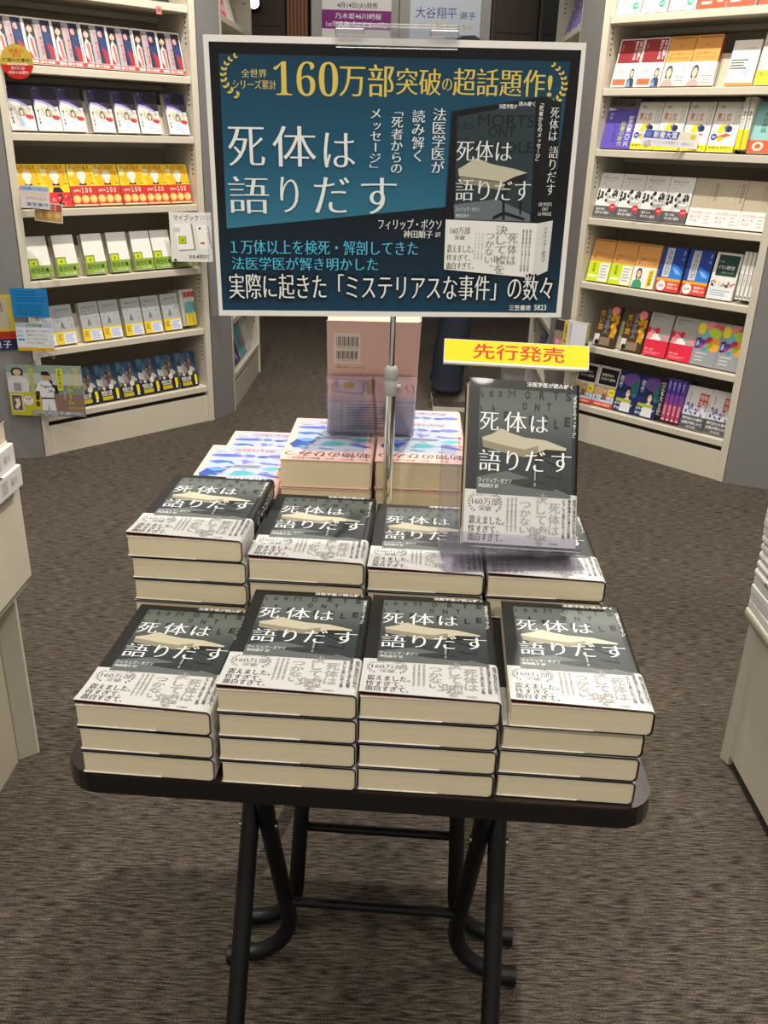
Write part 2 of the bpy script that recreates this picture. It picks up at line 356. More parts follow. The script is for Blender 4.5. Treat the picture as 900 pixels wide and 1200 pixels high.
('t', '160万部', 0.66, 0.6478, 0.7163, 0.6754, '#33312f', 'm2'),
('t', '突破', 0.673, 0.6786, 0.7025, 0.6966, '#33312f', 'm2'),
('t', '震えました。', 0.6534, 0.7161, 0.7288, 0.7457, '#33312f', 'm2'),
('t', '怖すぎて、', 0.6532, 0.7524, 0.7201, 0.7772, '#33312f', 'm2'),
('t', '面白すぎて、', 0.6527, 0.7821, 0.7311, 0.8088, '#33312f', 'm2'),
('tv', 'つかない。', 0.7614, 0.6659, 0.7862, 0.8176, '#8b8a87', 'm2'),
('tv', '決して嘘を', 0.7884, 0.6395, 0.823, 0.8272, '#8b8a87', 'm2'),
('tv', '死体は', 0.8254, 0.668, 0.8526, 0.7932, '#8b8a87', 'm2'),
('tv', '事件現場から消えた凶器', 0.8654, 0.6546, 0.8708, 0.8162, '#33312f', 'g'),
('tv', '事件現場から消えた凶器', 0.8753, 0.6544, 0.8808, 0.816, '#33312f', 'g'),
('tv', '事件現場から消えた凶器', 0.8853, 0.6542, 0.8907, 0.8159, '#33312f', 'g'),
('tv', 'ベストセラー作家', 0.7308, 0.6666, 0.7352, 0.7714, '#8b8a87', 'g'),
('tv', 'ベストセラー作家', 0.7406, 0.6664, 0.7451, 0.7714, '#8b8a87', 'g'),
('tv', 'ベストセラー作家', 0.7505, 0.6662, 0.755, 0.7712, '#8b8a87', 'g'),
('tv', '死体は', 0.9176, 0.2159, 0.9412, 0.3346, '#eef2f0', 'm'),
('tv', '語りだす', 0.9218, 0.3497, 0.9471, 0.5286, '#eef2f0', 'm'),
('t', 'LES MORTS', 0.9049, 0.5541, 0.9415, 0.5669, '#eef2f0', 'g'),
('t', 'ONT', 0.9157, 0.5716, 0.9328, 0.5844, '#eef2f0', 'g'),
('t', 'LA PAROLE', 0.9057, 0.5892, 0.9425, 0.602, '#eef2f0', 'g'),
('tv', 'フィリップ・ボクソ', 0.9236, 0.6438, 0.936, 0.7784, '#33312f', 'm2'),
('to', '実際に起きた「ミステリアスな事件」の数々', 0.0346, 0.8317, 0.9638, 0.93, '#eef2f0', 'g'),
('t', '三笠書房', 0.8416, 0.9476, 0.9052, 0.9701, '#eef2f0', 'b'),
('t', '5823', 0.9154, 0.9468, 0.9512, 0.9683, '#eef2f0', 'b')]
COVER_ART=[
('r', 0.098, 0.055, 0.935, 0.7, 'COVERPANEL'),
('t', 'L', 0.1104, 0.0783, 0.1356, 0.1139, '#1a1f20', 'o'),
('t', 'E', 0.1853, 0.0754, 0.2166, 0.1111, '#1a1f20', 'o'),
('t', 'S', 0.2638, 0.071, 0.2965, 0.1082, '#1a1f20', 'o'),
('t', 'M', 0.3517, 0.0602, 0.4124, 0.1104, '#1a1f20', 'g'),
('t', 'O', 0.5008, 0.0576, 0.5465, 0.1094, '#1a1f20', 'o'),
('t', 'R', 0.6309, 0.0536, 0.6782, 0.107, '#1a1f20', 'o'),
('t', 'T', 0.7545, 0.0486, 0.8033, 0.1036, '#1a1f20', 'o'),
('t', 'S', 0.8692, 0.0508, 0.9183, 0.1058, '#1a1f20', 'o'),
('t', 'O', 0.4813, 0.1304, 0.5218, 0.1762, '#1a1f20', 'o'),
('t', 'N', 0.592, 0.1336, 0.6339, 0.1809, '#1a1f20', 'o'),
('t', 'T', 0.6979, 0.1242, 0.7374, 0.1688, '#1a1f20', 'o'),
('t', 'L', 0.1054, 0.1658, 0.1306, 0.2013, '#1a1f20', 'o'),
('t', 'A', 0.204, 0.1602, 0.2378, 0.1985, '#1a1f20', 'o'),
('t', 'P', 0.3188, 0.1933, 0.369, 0.2501, '#1a1f20', 'o'),
('t', 'A', 0.4186, 0.2088, 0.4626, 0.2586, '#1a1f20', 'o'),
('t', 'R', 0.5422, 0.2082, 0.5954, 0.268, '#1a1f20', 'o'),
('t', 'O', 0.6586, 0.1996, 0.7147, 0.2624, '#1a1f20', 'o'),
('t', 'L', 0.7686, 0.2236, 0.8098, 0.2808, '#1a1f20', 'o'),
('t', 'E', 0.863, 0.2046, 0.9144, 0.262, '#1a1f20', 'o'),
('p', [(0.098, 0.6), (0.36, 0.555), (0.62, 0.6), (0.935, 0.68), (0.935, 0.7), (0.098, 0.7)], '#5d6361'),
('p', [(0.3, 0.62), (0.6, 0.585), (0.8, 0.64), (0.78, 0.66), (0.5, 0.645)], '#2b302f'),
('p', [(0.1323, 0.3599), (0.2197, 0.3367), (0.2878, 0.3031), (0.316, 0.3014), (0.36, 0.3203), (0.5042, 0.345), (0.6958, 0.3539), (0.8174, 0.3801), (0.8857, 0.3946), (0.8817, 0.4097), (0.7954, 0.4145), (0.6993, 0.41), (0.6338, 0.4318), (0.5122, 0.4632), (0.3694, 0.4481), (0.1414, 0.4151)], '#bdb69e'),
('p', [(0.136, 0.3761), (0.3663, 0.4056), (0.5092, 0.419), (0.6311, 0.3907), (0.6338, 0.4318), (0.5125, 0.4664), (0.3696, 0.4514), (0.1417, 0.4183)], '#8b846f'),
('p', [(0.6338, 0.4318), (0.6993, 0.41), (0.8817, 0.4097), (0.8756, 0.4729), (0.822, 0.4593), (0.7019, 0.4527), (0.6443, 0.4855), (0.6296, 0.6251), (0.6107, 0.6261), (0.6077, 0.4711)], '#0d1011'),
('p', [(0.6051, 0.504), (0.6193, 0.5032), (0.6185, 0.6371), (0.6044, 0.6378)], '#8e9492'),
('p', [(0.822, 0.4593), (0.834, 0.4587), (0.8487, 0.5894), (0.8367, 0.59)], '#191d1e'),
('p', [(0.5237, 0.6306), (0.6162, 0.6014), (0.7123, 0.6209), (0.7129, 0.6306), (0.6169, 0.6128), (0.5291, 0.6416)], '#191d1e'),
('p', [(0.7027, 0.4659), (0.825, 0.5119), (0.8256, 0.5217), (0.6987, 0.4776)], '#191d1e'),
('p', [(0.7088, 0.564), (0.8531, 0.5826), (0.8534, 0.5891), (0.7094, 0.5737)], '#191d1e'),
('t', '死', 0.1066, 0.2078, 0.2744, 0.3157, '#f1f2ef', 'm'),
('t', '体', 0.3214, 0.1937, 0.5214, 0.3164, '#f1f2ef', 'm'),
('t', 'は', 0.5604, 0.2114, 0.714, 0.3096, '#f1f2ef', 'm'),
('t', '語', 0.1112, 0.4346, 0.3021, 0.5609, '#f1f2ef', 'm'),
('t', 'り', 0.354, 0.4332, 0.4596, 0.5504, '#f1f2ef', 'm'),
('t', 'だ', 0.5213, 0.4251, 0.6966, 0.5494, '#f1f2ef', 'm'),
('t', 'す', 0.7518, 0.4254, 0.9312, 0.5404, '#f1f2ef', 'm'),
('t', 'フィリップ・ボクソ', 0.1114, 0.6033, 0.4016, 0.6324, '#f1f2ef', 'g'),
('t', '神田順子 訳', 0.1138, 0.6378, 0.2902, 0.663, '#f1f2ef', 'g'),
('t', '法医学医が読み解く', 0.5149, 0.002, 0.9295, 0.0324, '#f1f2ef', 'b'),
('tv', '「死者からのメッセージ」', 0.936, 0.052, 0.966, 0.34, '#f1f2ef', 'b')]
BAND_ART=[
('t', '全世界シリーズ累計', 0.095, 0.7018, 0.2764, 0.7155, '#353331', 'g'),
('t', '160万部', 0.0639, 0.7246, 0.3029, 0.7671, '#353331', 'm2'),
('t', '突破', 0.1267, 0.7698, 0.2388, 0.8035, '#353331', 'm2'),
('p', [(0.0687, 0.7116), (0.0755, 0.7063), (0.0731, 0.6994), (0.0664, 0.7048)], '#353331'),
('p', [(0.0687, 0.7116), (0.0774, 0.7153), (0.0868, 0.7124), (0.0781, 0.7087)], '#353331'),
('p', [(0.0517, 0.7231), (0.0555, 0.7165), (0.05, 0.7106), (0.0462, 0.7172)], '#353331'),
('p', [(0.0517, 0.7231), (0.0616, 0.7245), (0.0691, 0.7197), (0.0592, 0.7183)], '#353331'),
('p', [(0.0418, 0.7368), (0.0423, 0.7297), (0.0343, 0.7254), (0.0337, 0.7325)], '#353331'),
('p', [(0.0418, 0.7368), (0.0518, 0.7358), (0.0567, 0.7296), (0.0466, 0.7305)], '#353331'),
('p', [(0.0388, 0.7516), (0.0361, 0.7448), (0.0266, 0.7425), (0.0292, 0.7493)], '#353331'),
('p', [(0.0388, 0.7516), (0.048, 0.7486), (0.0498, 0.7416), (0.0406, 0.7447)], '#353331'),
('p', [(0.0426, 0.7666), (0.0372, 0.7607), (0.027, 0.7605), (0.0325, 0.7664)], '#353331'),
('p', [(0.0426, 0.7666), (0.0501, 0.7619), (0.0489, 0.7549), (0.0414, 0.7597)], '#353331'),
('p', [(0.053, 0.7808), (0.0454, 0.7762), (0.0355, 0.778), (0.0431, 0.7826)], '#353331'),
('p', [(0.053, 0.7808), (0.0583, 0.7748), (0.0542, 0.7684), (0.0489, 0.7744)], '#353331'),
('p', [(0.0697, 0.7931), (0.0605, 0.7902), (0.0517, 0.7937), (0.0609, 0.7967)], '#353331'),
('p', [(0.0697, 0.7931), (0.0724, 0.7863), (0.066, 0.781), (0.0633, 0.7878)], '#353331'),
('p', [(0.0926, 0.8026), (0.0826, 0.8015), (0.0755, 0.8065), (0.0855, 0.8076)], '#353331'),
('p', [(0.0926, 0.8026), (0.0927, 0.7956), (0.0844, 0.7916), (0.0843, 0.7986)], '#353331'),
('p', [(0.2809, 0.7078), (0.2712, 0.7055), (0.2628, 0.7098), (0.2725, 0.712)], '#353331'),
('p', [(0.2809, 0.7078), (0.2826, 0.7007), (0.2753, 0.6958), (0.2736, 0.7029)], '#353331'),
('p', [(0.2998, 0.7182), (0.2916, 0.7141), (0.2818, 0.7164), (0.29, 0.7205)], '#353331'),
('p', [(0.2998, 0.7182), (0.3045, 0.7118), (0.2997, 0.7056), (0.295, 0.712)], '#353331'),
('p', [(0.3124, 0.7313), (0.3064, 0.7257), (0.2961, 0.7259), (0.3021, 0.7315)], '#353331'),
('p', [(0.3124, 0.7313), (0.3196, 0.7262), (0.3178, 0.7192), (0.3105, 0.7244)], '#353331'),
('p', [(0.3184, 0.7461), (0.3152, 0.7395), (0.3054, 0.7376), (0.3086, 0.7442)], '#353331'),
('p', [(0.3184, 0.7461), (0.3275, 0.7427), (0.3287, 0.7356), (0.3197, 0.7391)], '#353331'),
('p', [(0.3179, 0.7616), (0.3177, 0.7545), (0.3091, 0.7507), (0.3094, 0.7578)], '#353331'),
('p', [(0.3179, 0.7616), (0.328, 0.7601), (0.3321, 0.7535), (0.3221, 0.755)], '#353331'),
('p', [(0.3106, 0.7766), (0.3134, 0.7698), (0.3069, 0.7644), (0.3041, 0.7712)], '#353331'),
('p', [(0.3106, 0.7766), (0.3208, 0.7772), (0.3276, 0.7718), (0.3174, 0.7712)], '#353331'),
('p', [(0.2965, 0.7903), (0.3021, 0.7843), (0.2983, 0.7778), (0.2927, 0.7838)], '#353331'),
('p', [(0.2965, 0.7903), (0.306, 0.793), (0.3147, 0.7891), (0.3052, 0.7865)], '#353331'),
('p', [(0.2755, 0.8016), (0.2833, 0.7969), (0.2823, 0.7899), (0.2745, 0.7946)], '#353331'),
('p', [(0.2755, 0.8016), (0.2834, 0.806), (0.2933, 0.804), (0.2854, 0.7996)], '#353331'),
('t', '震えました。', 0.0428, 0.8342, 0.3532, 0.8814, '#353331', 'm2'),
('t', '怖すぎて、', 0.0398, 0.8876, 0.3044, 0.9296, '#353331', 'm2'),
('t', '面白すぎて、', 0.0404, 0.9327, 0.3425, 0.9808, '#353331', 'm2'),
('tv', 'つかない。', 0.485, 0.7252, 0.5838, 0.9754, '#9a9894', 'm2'),
('tv', '決して', 0.6233, 0.675, 0.7268, 0.8692, '#9a9894', 'm2'),
('t', '嘘', 0.5812, 0.8704, 0.7355, 0.9578, '#9a9894', 'm2'),
('t', 'を', 0.6291, 0.9601, 0.7024, 0.9874, '#9a9894', 'm2'),
('tv', '死体は', 0.7416, 0.7303, 0.8417, 0.9267, '#9a9894', 'm2'),
('tv', '死体と話す法医学医が初めて明かす', 0.369, 0.7152, 0.389, 0.9176, '#6b6966', 'g'),
('tv', '死体と話す法医学医が初めて明かす', 0.4054, 0.7134, 0.4254, 0.916, '#6b6966', 'g'),
('tv', '死体と話す法医学医が初めて明かす', 0.4418, 0.7115, 0.462, 0.9144, '#6b6966', 'g'),
('tv', 'どうしても死にたかった男、', 0.8608, 0.7059, 0.8886, 0.9606, '#353331', 'b'),
('tv', '事件現場から消えた凶器、', 0.9091, 0.7035, 0.9371, 0.9585, '#353331', 'b'),
('tv', '自殺に見せかけた殺人、', 0.9539, 0.7013, 0.9819, 0.9566, '#353331', 'b'),
('t', '三笠書房', 0.747, 0.9698, 0.828, 0.9822, '#353331', 'g')]

# ------------------------------------------------------------------ books
def make_book(w, h, t, ops, base='#ffffff', band=None, side='R', spine=None, spine_col=None, tc=0.0006, r=0.002,
              endpaper=None, lift=0.0, pages=None, special=None, res=2, coat=0.15, back_ops=None):
    """meshes of one book lying on its back: x across the cover, y from its foot to its head, z out of the cover"""
    sg = 1 if side == 'R' else -1
    bm_ = mat(base, 0.42, name='cover_' + base.lstrip('#'), coat=coat); sm = mat(spine_col, 0.42, name='cover_' + spine_col.lstrip('#'), coat=coat) if spine_col else bm_
    out = []
    def lf(x, y): return lift * max(0.0, 0.5 - sg * x / w) * (max(0.0, 1 - y / (h * .29)) ** 2)
    def jacket(mb, y0, y1, off, m, ms):
        pr = []
        ro = r + off
        def pt(x, z, nx): return (sg * x, z, nx)
        outer = [(-w / 2 - off, t + off), (-w / 4, t + off), (0, t + off), (w / 4, t + off), (w / 2 - r, t + off)]
        outer += [(w / 2 - r + ro * math.sin(a), t - r + ro * math.cos(a)) for a in (PI / 8, PI / 4, 3 * PI / 8, PI / 2)]
        outer += [(w / 2 - r + ro * math.cos(a), r - ro * math.sin(a)) for a in (0, PI / 8, PI / 4, 3 * PI / 8, PI / 2)] + [(-w / 2 - off, -off)]
        inn = []
        for i, (x, z) in enumerate(outer):
            if z > t - r + 1e-7 and x <= w / 2 - r + 1e-9: inn.append((x, t - tc))
            elif z < r and x <= w / 2 - r + 1e-9 and i == len(outer) - 1: inn.append((x, tc))
            else:
                cx = w / 2 - r; cz = t - r if z > t / 2 else r
                d = math.hypot(x - cx, z - cz) or 1; k = (r - tc) / d
                inn.append((cx + (x - cx) * k, cz + (z - cz) * k))
        ys = [y0 + (min(y1, h * .3) - y0) * i / 16 for i in range(17)] + ([y1] if y1 > h * .31 else []) if lift else [y0, y1]
        n = len(outer); V = []
        for y in ys:
            for L in (outer, inn):
                for x, z in L:
                    zz = z + (lf(sg * x, y) if z > t / 2 and x < w / 2 - r else 0); V.append((sg * x, y, zz))
        F = []; S = []
        for j in range(len(ys) - 1):
            a = j * 2 * n; b = (j + 1) * 2 * n
            for i in range(n - 1):
                q = (a + i, b + i, b + i + 1, a + i + 1); (S if 4 <= i <= 12 else F).append(q if sg > 0 else q[::-1])
                q = (a + n + i, a + n + i + 1, b + n + i + 1, b + n + i); F.append(q if sg > 0 else q[::-1])
            for i in (0, n - 1): F.append((a + i, a + n + i, b + n + i, b + i))
        for a in (0, (len(ys) - 1) * 2 * n):
            for i in range(n - 1): F.append((a + i, a + i + 1, a + n + i + 1, a + n + i))
        o = len(mb.v)
        mb.add(V, F, m)
        k = mb.mi(ms)
        for f in S: mb.f.append(tuple(i + o for i in f)); mb.fm.append(k); mb.sm.append(False)
    def front(off):
        def fn(u, v, hh):
            x = -w / 2 + u * w; y = h * (1 - v); e = x * sg - (w / 2 - r)
            if e > 0 and r > 0.003:
                th = min(e / r, 1.5); ro = r + off + hh; return (sg * (w / 2 - r + ro * math.sin(th)), y, t - r + ro * math.cos(th))
            return (x, y, t + off + hh + lf(x, y))
        return fn
    pm = pages or PAGEZ
    p = MB(); q = max(r - tc - .0006, .0003)
    pr_ = [(-w / 2 + .0016, tc + .0001), (w / 2 - r, tc + .0001)] + [(w / 2 - r + q * math.cos(a), r - q * math.sin(a)) for a in (PI / 3, PI / 6, 0)] + [(w / 2 - r + q * math.cos(a), t - r + q * math.sin(a)) for a in (0, PI / 6, PI / 3)] + [(w / 2 - r, t - tc - .0001), (-w / 2 + .0016, t - tc - .0001)]
    nn = len(pr_); V = [(sg * x, y, z) for y in (.0014, h - .0014) for x, z in pr_]
    Fp = [(i, (i + 1) % nn, nn + (i + 1) % nn, nn + i) for i in range(nn)] + [tuple(range(nn)), tuple(range(2 * nn - 1, nn - 1, -1))]
    p.add(V, Fp if sg < 0 else [f[::-1] for f in Fp], pm); out.append(('page_block', p.mesh('page_block'), 'cream page edges'))
    c = MB(); jacket(c, 0, h, 0, bm_, sm)
    pr = Print(c, front(0), special=special, res=res)
    pr.run(ops)
    if spine:
        sp_ = Print(c, lambda u, v, hh: (sg * (w / 2 + hh), h * (1 - v), t - u * t), res=res); sp_.run(spine)
    if back_ops:
        bk = Print(c, lambda u, v, hh: (w / 2 - u * w, h * (1 - v), -hh), res=res); bk.run(back_ops)
    out.append(('cover', c.mesh('cover'), None))
    if band:
        v0, bcol, bops = band[:3]
        d = MB(); bmat = mat(bcol, 0.5, name='band_' + bcol.lstrip('#')); jacket(d, 0.0010, h * (1 - v0), 0.00025 + len(ops) * 0.00006 * 0, bmat, bmat)
        pr2 = Print(d, front(0.00025), special=special, res=res); pr2.run(bops)
        if len(band) > 3:
            sp_ = Print(d, lambda u, v, hh: (sg * (w / 2 + .0003 + hh), h * (1 - v), t - u * t), res=res); sp_.run(band[3])
        out.append(('paper_band', d.mesh('paper_band'), None))
    if endpaper:
        e = MB(); em = mat(endpaper, 0.6, name='endpaper_' + endpaper.lstrip('#'))
        n = 8; V = []
        for i in range(n + 1):
            for j in range(n + 1):
                x = -w / 2 + .0006 + (w - .004) * i / n; y = .0005 + (h - .001) * j / n
                V.append((x, y, t - tc - .0003 + lf(x, y) * .55))
        F = [(i * (n + 1) + j, (i + 1) * (n + 1) + j, (i + 1) * (n + 1) + j + 1, i * (n + 1) + j + 1) for i in range(n) for j in range(n)]
        V2 = [(x, y, z - .0004) for x, y, z in V]; N = len(V)
        e.add(V, F, em); e.add(V2, [f[::-1] for f in F], em)
        ed = [i * (n + 1) for i in range(n + 1)]; e.add([V[i] for i in ed] + [V2[i] for i in ed], [(i, i + 1, n + 2 + i, n + 1 + i) for i in range(n)], em)
        e.add([V[i] for i in range(n + 1)] + [V2[i] for i in range(n + 1)], [(i, i + 1, n + 2 + i, n + 1 + i) for i in range(n)], em)
        out.append(('endpaper', e.mesh('endpaper'), 'dark red endpaper'))
        g = MB(); g.box(-w / 2 + .001, .012, .0004, .02, tc, tc + .0006, WHITEP)
        g.box(-w / 2 + .001, .022, .0004, .02, t - tc - .0014, t - tc - .0009, WHITEP)
        out.append(('jacket_flap', g.mesh('jacket_flap'), 'white jacket flap'))
    return out
def place_book(parts, M, label, group=None, name='paperback_book', scale=None):
    o = thing(name, M, label, 'book', group)
    if scale: o.scale = scale
    for nm, me, lb in parts:
        c = put(nm, me, o)
        if lb: c['label'] = lb
    return o

# --- cover art made of plain shapes and lettering
def figure(cx, cy, s, hair, cloth, skin='#e2bfa3', asp=1.42):
    """head and shoulders; s is the head's half width in u"""
    return [('p', [(cx - 2.3 * s, cy + 4.2 * s), (cx - 1.9 * s, cy + 1.9 * s), (cx - .6 * s, cy + 1.1 * s), (cx + .6 * s, cy + 1.1 * s), (cx + 1.9 * s, cy + 1.9 * s), (cx + 2.3 * s, cy + 4.2 * s)], cloth),
            ('e', cx, cy - .12 * s, 1.22 * s, 1.15 * s, hair), ('p', [(cx - 1.22 * s, cy - .1 * s), (cx + 1.22 * s, cy - .1 * s), (cx + 1.15 * s, cy + 1.1 * s), (cx - 1.15 * s, cy + 1.1 * s)], hair),
            ('e', cx, cy + .12 * s, .85 * s, .88 * s, skin), ('p', [(cx - .3 * s, cy + .7 * s), (cx + .3 * s, cy + .7 * s), (cx + .3 * s, cy + 1.4 * s), (cx - .3 * s, cy + 1.4 * s)], skin)]
def lines(x0, y0, x1, y1, n, c, hgt=.5, seed=1):
    rr = random.Random(seed); d = (y1 - y0) / n; o = []
    for i in range(n): o.append(('r', x0, y0 + i * d, x0 + (x1 - x0) * (1 - .3 * rr.random()), y0 + (i + hgt) * d, c))
    return o
def blobs(x0, y0, x1, y1, n, cols, s0, s1, seed=1, asp=.7):
    rr = random.Random(seed); o = []
    for i in range(n):
        s = s0 + (s1 - s0) * rr.random()
        o.append(('e', x0 + (x1 - x0) * rr.random(), y0 + (y1 - y0) * rr.random(), s, s * asp, cols[i % len(cols)], 10))
    return o
K = '#1d1c1c'
B = {}
BW, BH = .1034, .152
# left bookcase
B['noir'] = make_book(BW, BH, .020, [('r', .05, .03, .95, .9, '#a79fa3'), ('r', .07, .04, .38, .88, '#33292e'), ('r', .62, .04, .96, .88, '#2a2430'), ('e', .3, .5, .1, .1, '#6a4a48'), ('e', .21, .24, .10, .09, '#d3a68f'), ('p', [(.08, .12), (.18, .08), (.32, .13), (.33, .24), (.21, .17), (.10, .25)], '#171214'),
    ('p', [(.10, .45), (.2, .33), (.32, .46), (.34, .88), (.07, .88)], '#b9c3c4'), ('p', [(.16, .46), (.26, .44), (.3, .86), (.22, .86)], '#d2655d'), ('p', [(.07, .7), (.2, .88), (.07, .88)], '#b3262c'),
    ('p', [(.64, .06), (.95, .06), (.95, .88), (.72, .88)], '#223a68'), ('e', .76, .22, .09, .07, '#c98f8a'), ('p', [(.7, .06), (.95, .06), (.95, .34), (.84, .30), (.8, .16)], '#18233d'), ('p', [(.74, .5), (.95, .62), (.95, .88), (.80, .88)], '#a8272f'),
    ('tv', '白い本の物語', .50, .16, .60, .80, '#b7303a', 'b'), ('tv', '新刊', .40, .10, .46, .24, '#444444')], base='#ece6e2', band=(.90, '#d2473a', [('t', '重版 続々決定', .06, .915, .9, .975, '#ffffff', 'b')]))
B['night'] = make_book(.0905, BH, .026, [('r', 0, 0, 1, .45, '#3a3163'), ('e', .66, .16, .36, .15, '#1e1a26'), ('e', .9, .32, .26, .14, '#231d28'), ('e', .15, .06, .02, .015, '#e8e2f5'),
    ('p', [(0, .42), (.1, .30), (.4, .33), (.75, .42), (1, .56), (1, 1), (0, 1)], '#a293c8'), ('p', [(0, .47), (.1, .35), (.4, .39), (.75, .48), (1, .64), (1, 1), (0, 1)], '#d9d8ce'), ('e', .35, .55, .26, .09, '#c3c9b2'), ('e', .7, .64, .2, .08, '#c7bfae')] + blobs(.05, .46, .95, .62, 22, ['#b4b89f', '#cfc6b4', '#9fa08c', '#ddd6cb'], .04, .08, 51) + [
    ('p', [(0, .52), (.2, .58), (.3, .8), (.6, .72), (1, .8), (1, 1), (0, 1)], '#efe9e6')] + figure(.52, .60, .075, '#49352c', '#c2d0e6') + [('e', .83, .70, .14, .05, '#c5363c'), ('e', .72, .68, .06, .04, '#b52b35'), ('tv', '夜の絵本', .07, .52, .17, .86, '#2b2733', 'b'), ('e', .7, .95, .12, .03, '#e8c6cc')], base='#e9e4e6', spine_col='#6a6170')
def lemon(num):
    o = [('e', .5, .30, .46, .26, '#f4b41f'), ('e', .14, .18, .11, .10, '#f7e3a0')]
    for i, ch in enumerate('BUTTER'): o.append(('t', ch, .10 + i * .135, .03, .20 + i * .135, .115, '#5a4a12', 'g'))
    o += [('e', .52, .27, .17, .12, '#f3e9dc'), ('p', [(.36, .28), (.68, .28), (.58, .40), (.46, .40)], '#f3e9dc'), ('p', [(.45, .37), (.59, .37), (.60, .46), (.44, .46)], '#f3e9dc'), ('p', [(.40, .44), (.52, .475), (.64, .44), (.66, .50), (.38, .50)], '#231d1a'), ('r', .45, .275, .49, .283, '#5a4738'), ('r', .55, .275, .59, .283, '#5a4738'), ('e', .52, .345, .025, .008, '#b7483a')]
    o += [('e', .88, .26, .014, .02, '#3c3216'), ('e', .9, .46, .06, .012, '#3c3216')]
    return o
lem = []
for i, cx in enumerate((.18, .5, .82)): lem += [('e', cx, .83, .15, .10, '#e3b45a'), ('e', cx + .03, .82, .10, .07, '#efcf85')]
B['butter'] = make_book(BW, BH, .019, lemon(100), base='#f7cf1d', spine_col='#f3e2a0', band=(.52, '#c9352e', lem + [('t', '１００', .42, .555, .80, .68, '#fff6e6', 'b'), ('t', '世界で', .10, .60, .38, .665, '#fff6e6', 'b'), ('r', .04, .96, .96, .985, '#efe3c8')]))
B['butter2'] = make_book(BW, BH, .019, lemon(2) + [('p', [(.34, .66), (.40, .54), (.64, .54), (.74, .66)], '#231d1a'), ('e', .12, .63, .08, .03, '#231d1a')], base='#f7cf1d', spine_col='#f3e2a0',
    band=(.66, '#d3363a', blobs(.05, .68, .95, .98, 16, ['#e96a6c', '#b3262e', '#ee8f8c'], .04, .08, 3) + [('t', '２', .46, .70, .70, .95, '#1c1516', 'b')]))
B['mybook'] = make_book(.086, BH, .030, [('t', '日々を書く', .34, .10, .60, .12, '#b9b6af'), ('r', .01, .53, .46, .72, '#6c8a2f'), ('r', .06, .56, .41, .72, '#c9d722'), ('r', .19, .61, .29, .67, '#7f8f16')], base='#f0ede6', spine_col='#d9d2c3',
    band=(.70, '#86a83c', [('t', '自分の本。', .07, .74, .97, .88, '#15200c', 'b'), ('t', '２０２６年', .30, .90, .82, .97, '#f2f3d8', 'b')]))
sc = []
rr = random.Random(4)
for i in range(26):
    x = rr.random() * .8 + .08; y = rr.random() * .52 + .07
    sc.append(('p', [(x, y), (x + .10, y + .02 * rr.random()), (x + .10, y + .012 + .02 * rr.random()), (x, y + .01)], ['#5b6672', '#7d8894', '#4b5560'][i % 3]))
B['scribble'] = make_book(.082, BH, .024, [('r', 0, 0, 1, .7, '#a9adad'), ('p', [(.3, .60), (.42, .42), (.5, .60), (.44, .60), (.41, .52), (.36, .60)], '#4d5762')] + sc + [('t', 'しずかな声', .12, .10, .8, .15, '#3b4249', 'm2')], base='#aeb0ad', spine_col='#b5a890',
    band=(.68, '#eac92c', [('r', .36, .72, .96, .98, '#dfe6f2')] + lines(.42, .75, .92, .97, 5, '#8fa3cf') + lines(.08, .74, .30, .9, 4, '#8d7a1a')))
B['storm'] = make_book(.0925, BH, .020, [('r', 0, 0, 1, .66, '#2b4560')] + blobs(.0, .0, 1, .28, 16, ['#34536f', '#22384f', '#456a86'], .08, .18, 41) + blobs(.0, .34, 1, .66, 20, ['#b9a58c', '#8d7a68', '#d0c8bd', '#5f5a58', '#9aa3a8'], .05, .13, 42) + blobs(.42, .10, .72, .36, 12, ['#6d4f3e', '#8a6a55', '#4d3a30', '#a58a74'], .03, .08, 43), base='#22303f',
    band=(.66, '#1d1c1f', [('t', '物語の嵐', .10, .70, .62, .80, '#e8e4da', 'b'), ('r', .12, .86, .62, .96, '#b9ab20'), ('r', .80, .68, .94, .90, '#e3cf1c'), ('p', [(.78, .96), (.85, .88), (.93, .96)], '#e8e4da')] + lines(.12, .81, .6, .86, 1, '#cfcac0')))
B['tricolour'] = make_book(BW, BH, .014, [], base='#d9d3c4', spine=[('r', 0, 0, 1, .34, '#c9c6bd'), ('r', .0, .06, 1, .22, '#b23b3a'), ('r', 0, .34, 1, .66, '#57a6a8'), ('r', 0, .66, 1, 1, '#e6c21e'), ('tv', '小さな旅', .25, .38, .75, .62, '#22343a', 'b')])
B['greyspine'] = make_book(BW, BH, .014, [], base='#b9b7b2')
B['redpink'] = make_book(BW, BH, .02, [('r', 0, .6, 1, 1, '#d94f74'), ('t', '恋する星', .1, .66, .9, .84, '#ffffff', 'b')], base='#c22b35')
B['whitered'] = make_book(BW, BH, .02, [('t', '新しい朝', .1, .5, .9, .62, '#b03138', 'b'), ('t', '第三版', .15, .70, .85, .82, '#555555', 'b')], base='#efe8e4')
B['darkbook'] = make_book(BW, BH, .02, [('t', '影の国', .1, .5, .9, .68, '#8b8d93', 'b')], base='#1c1c22')
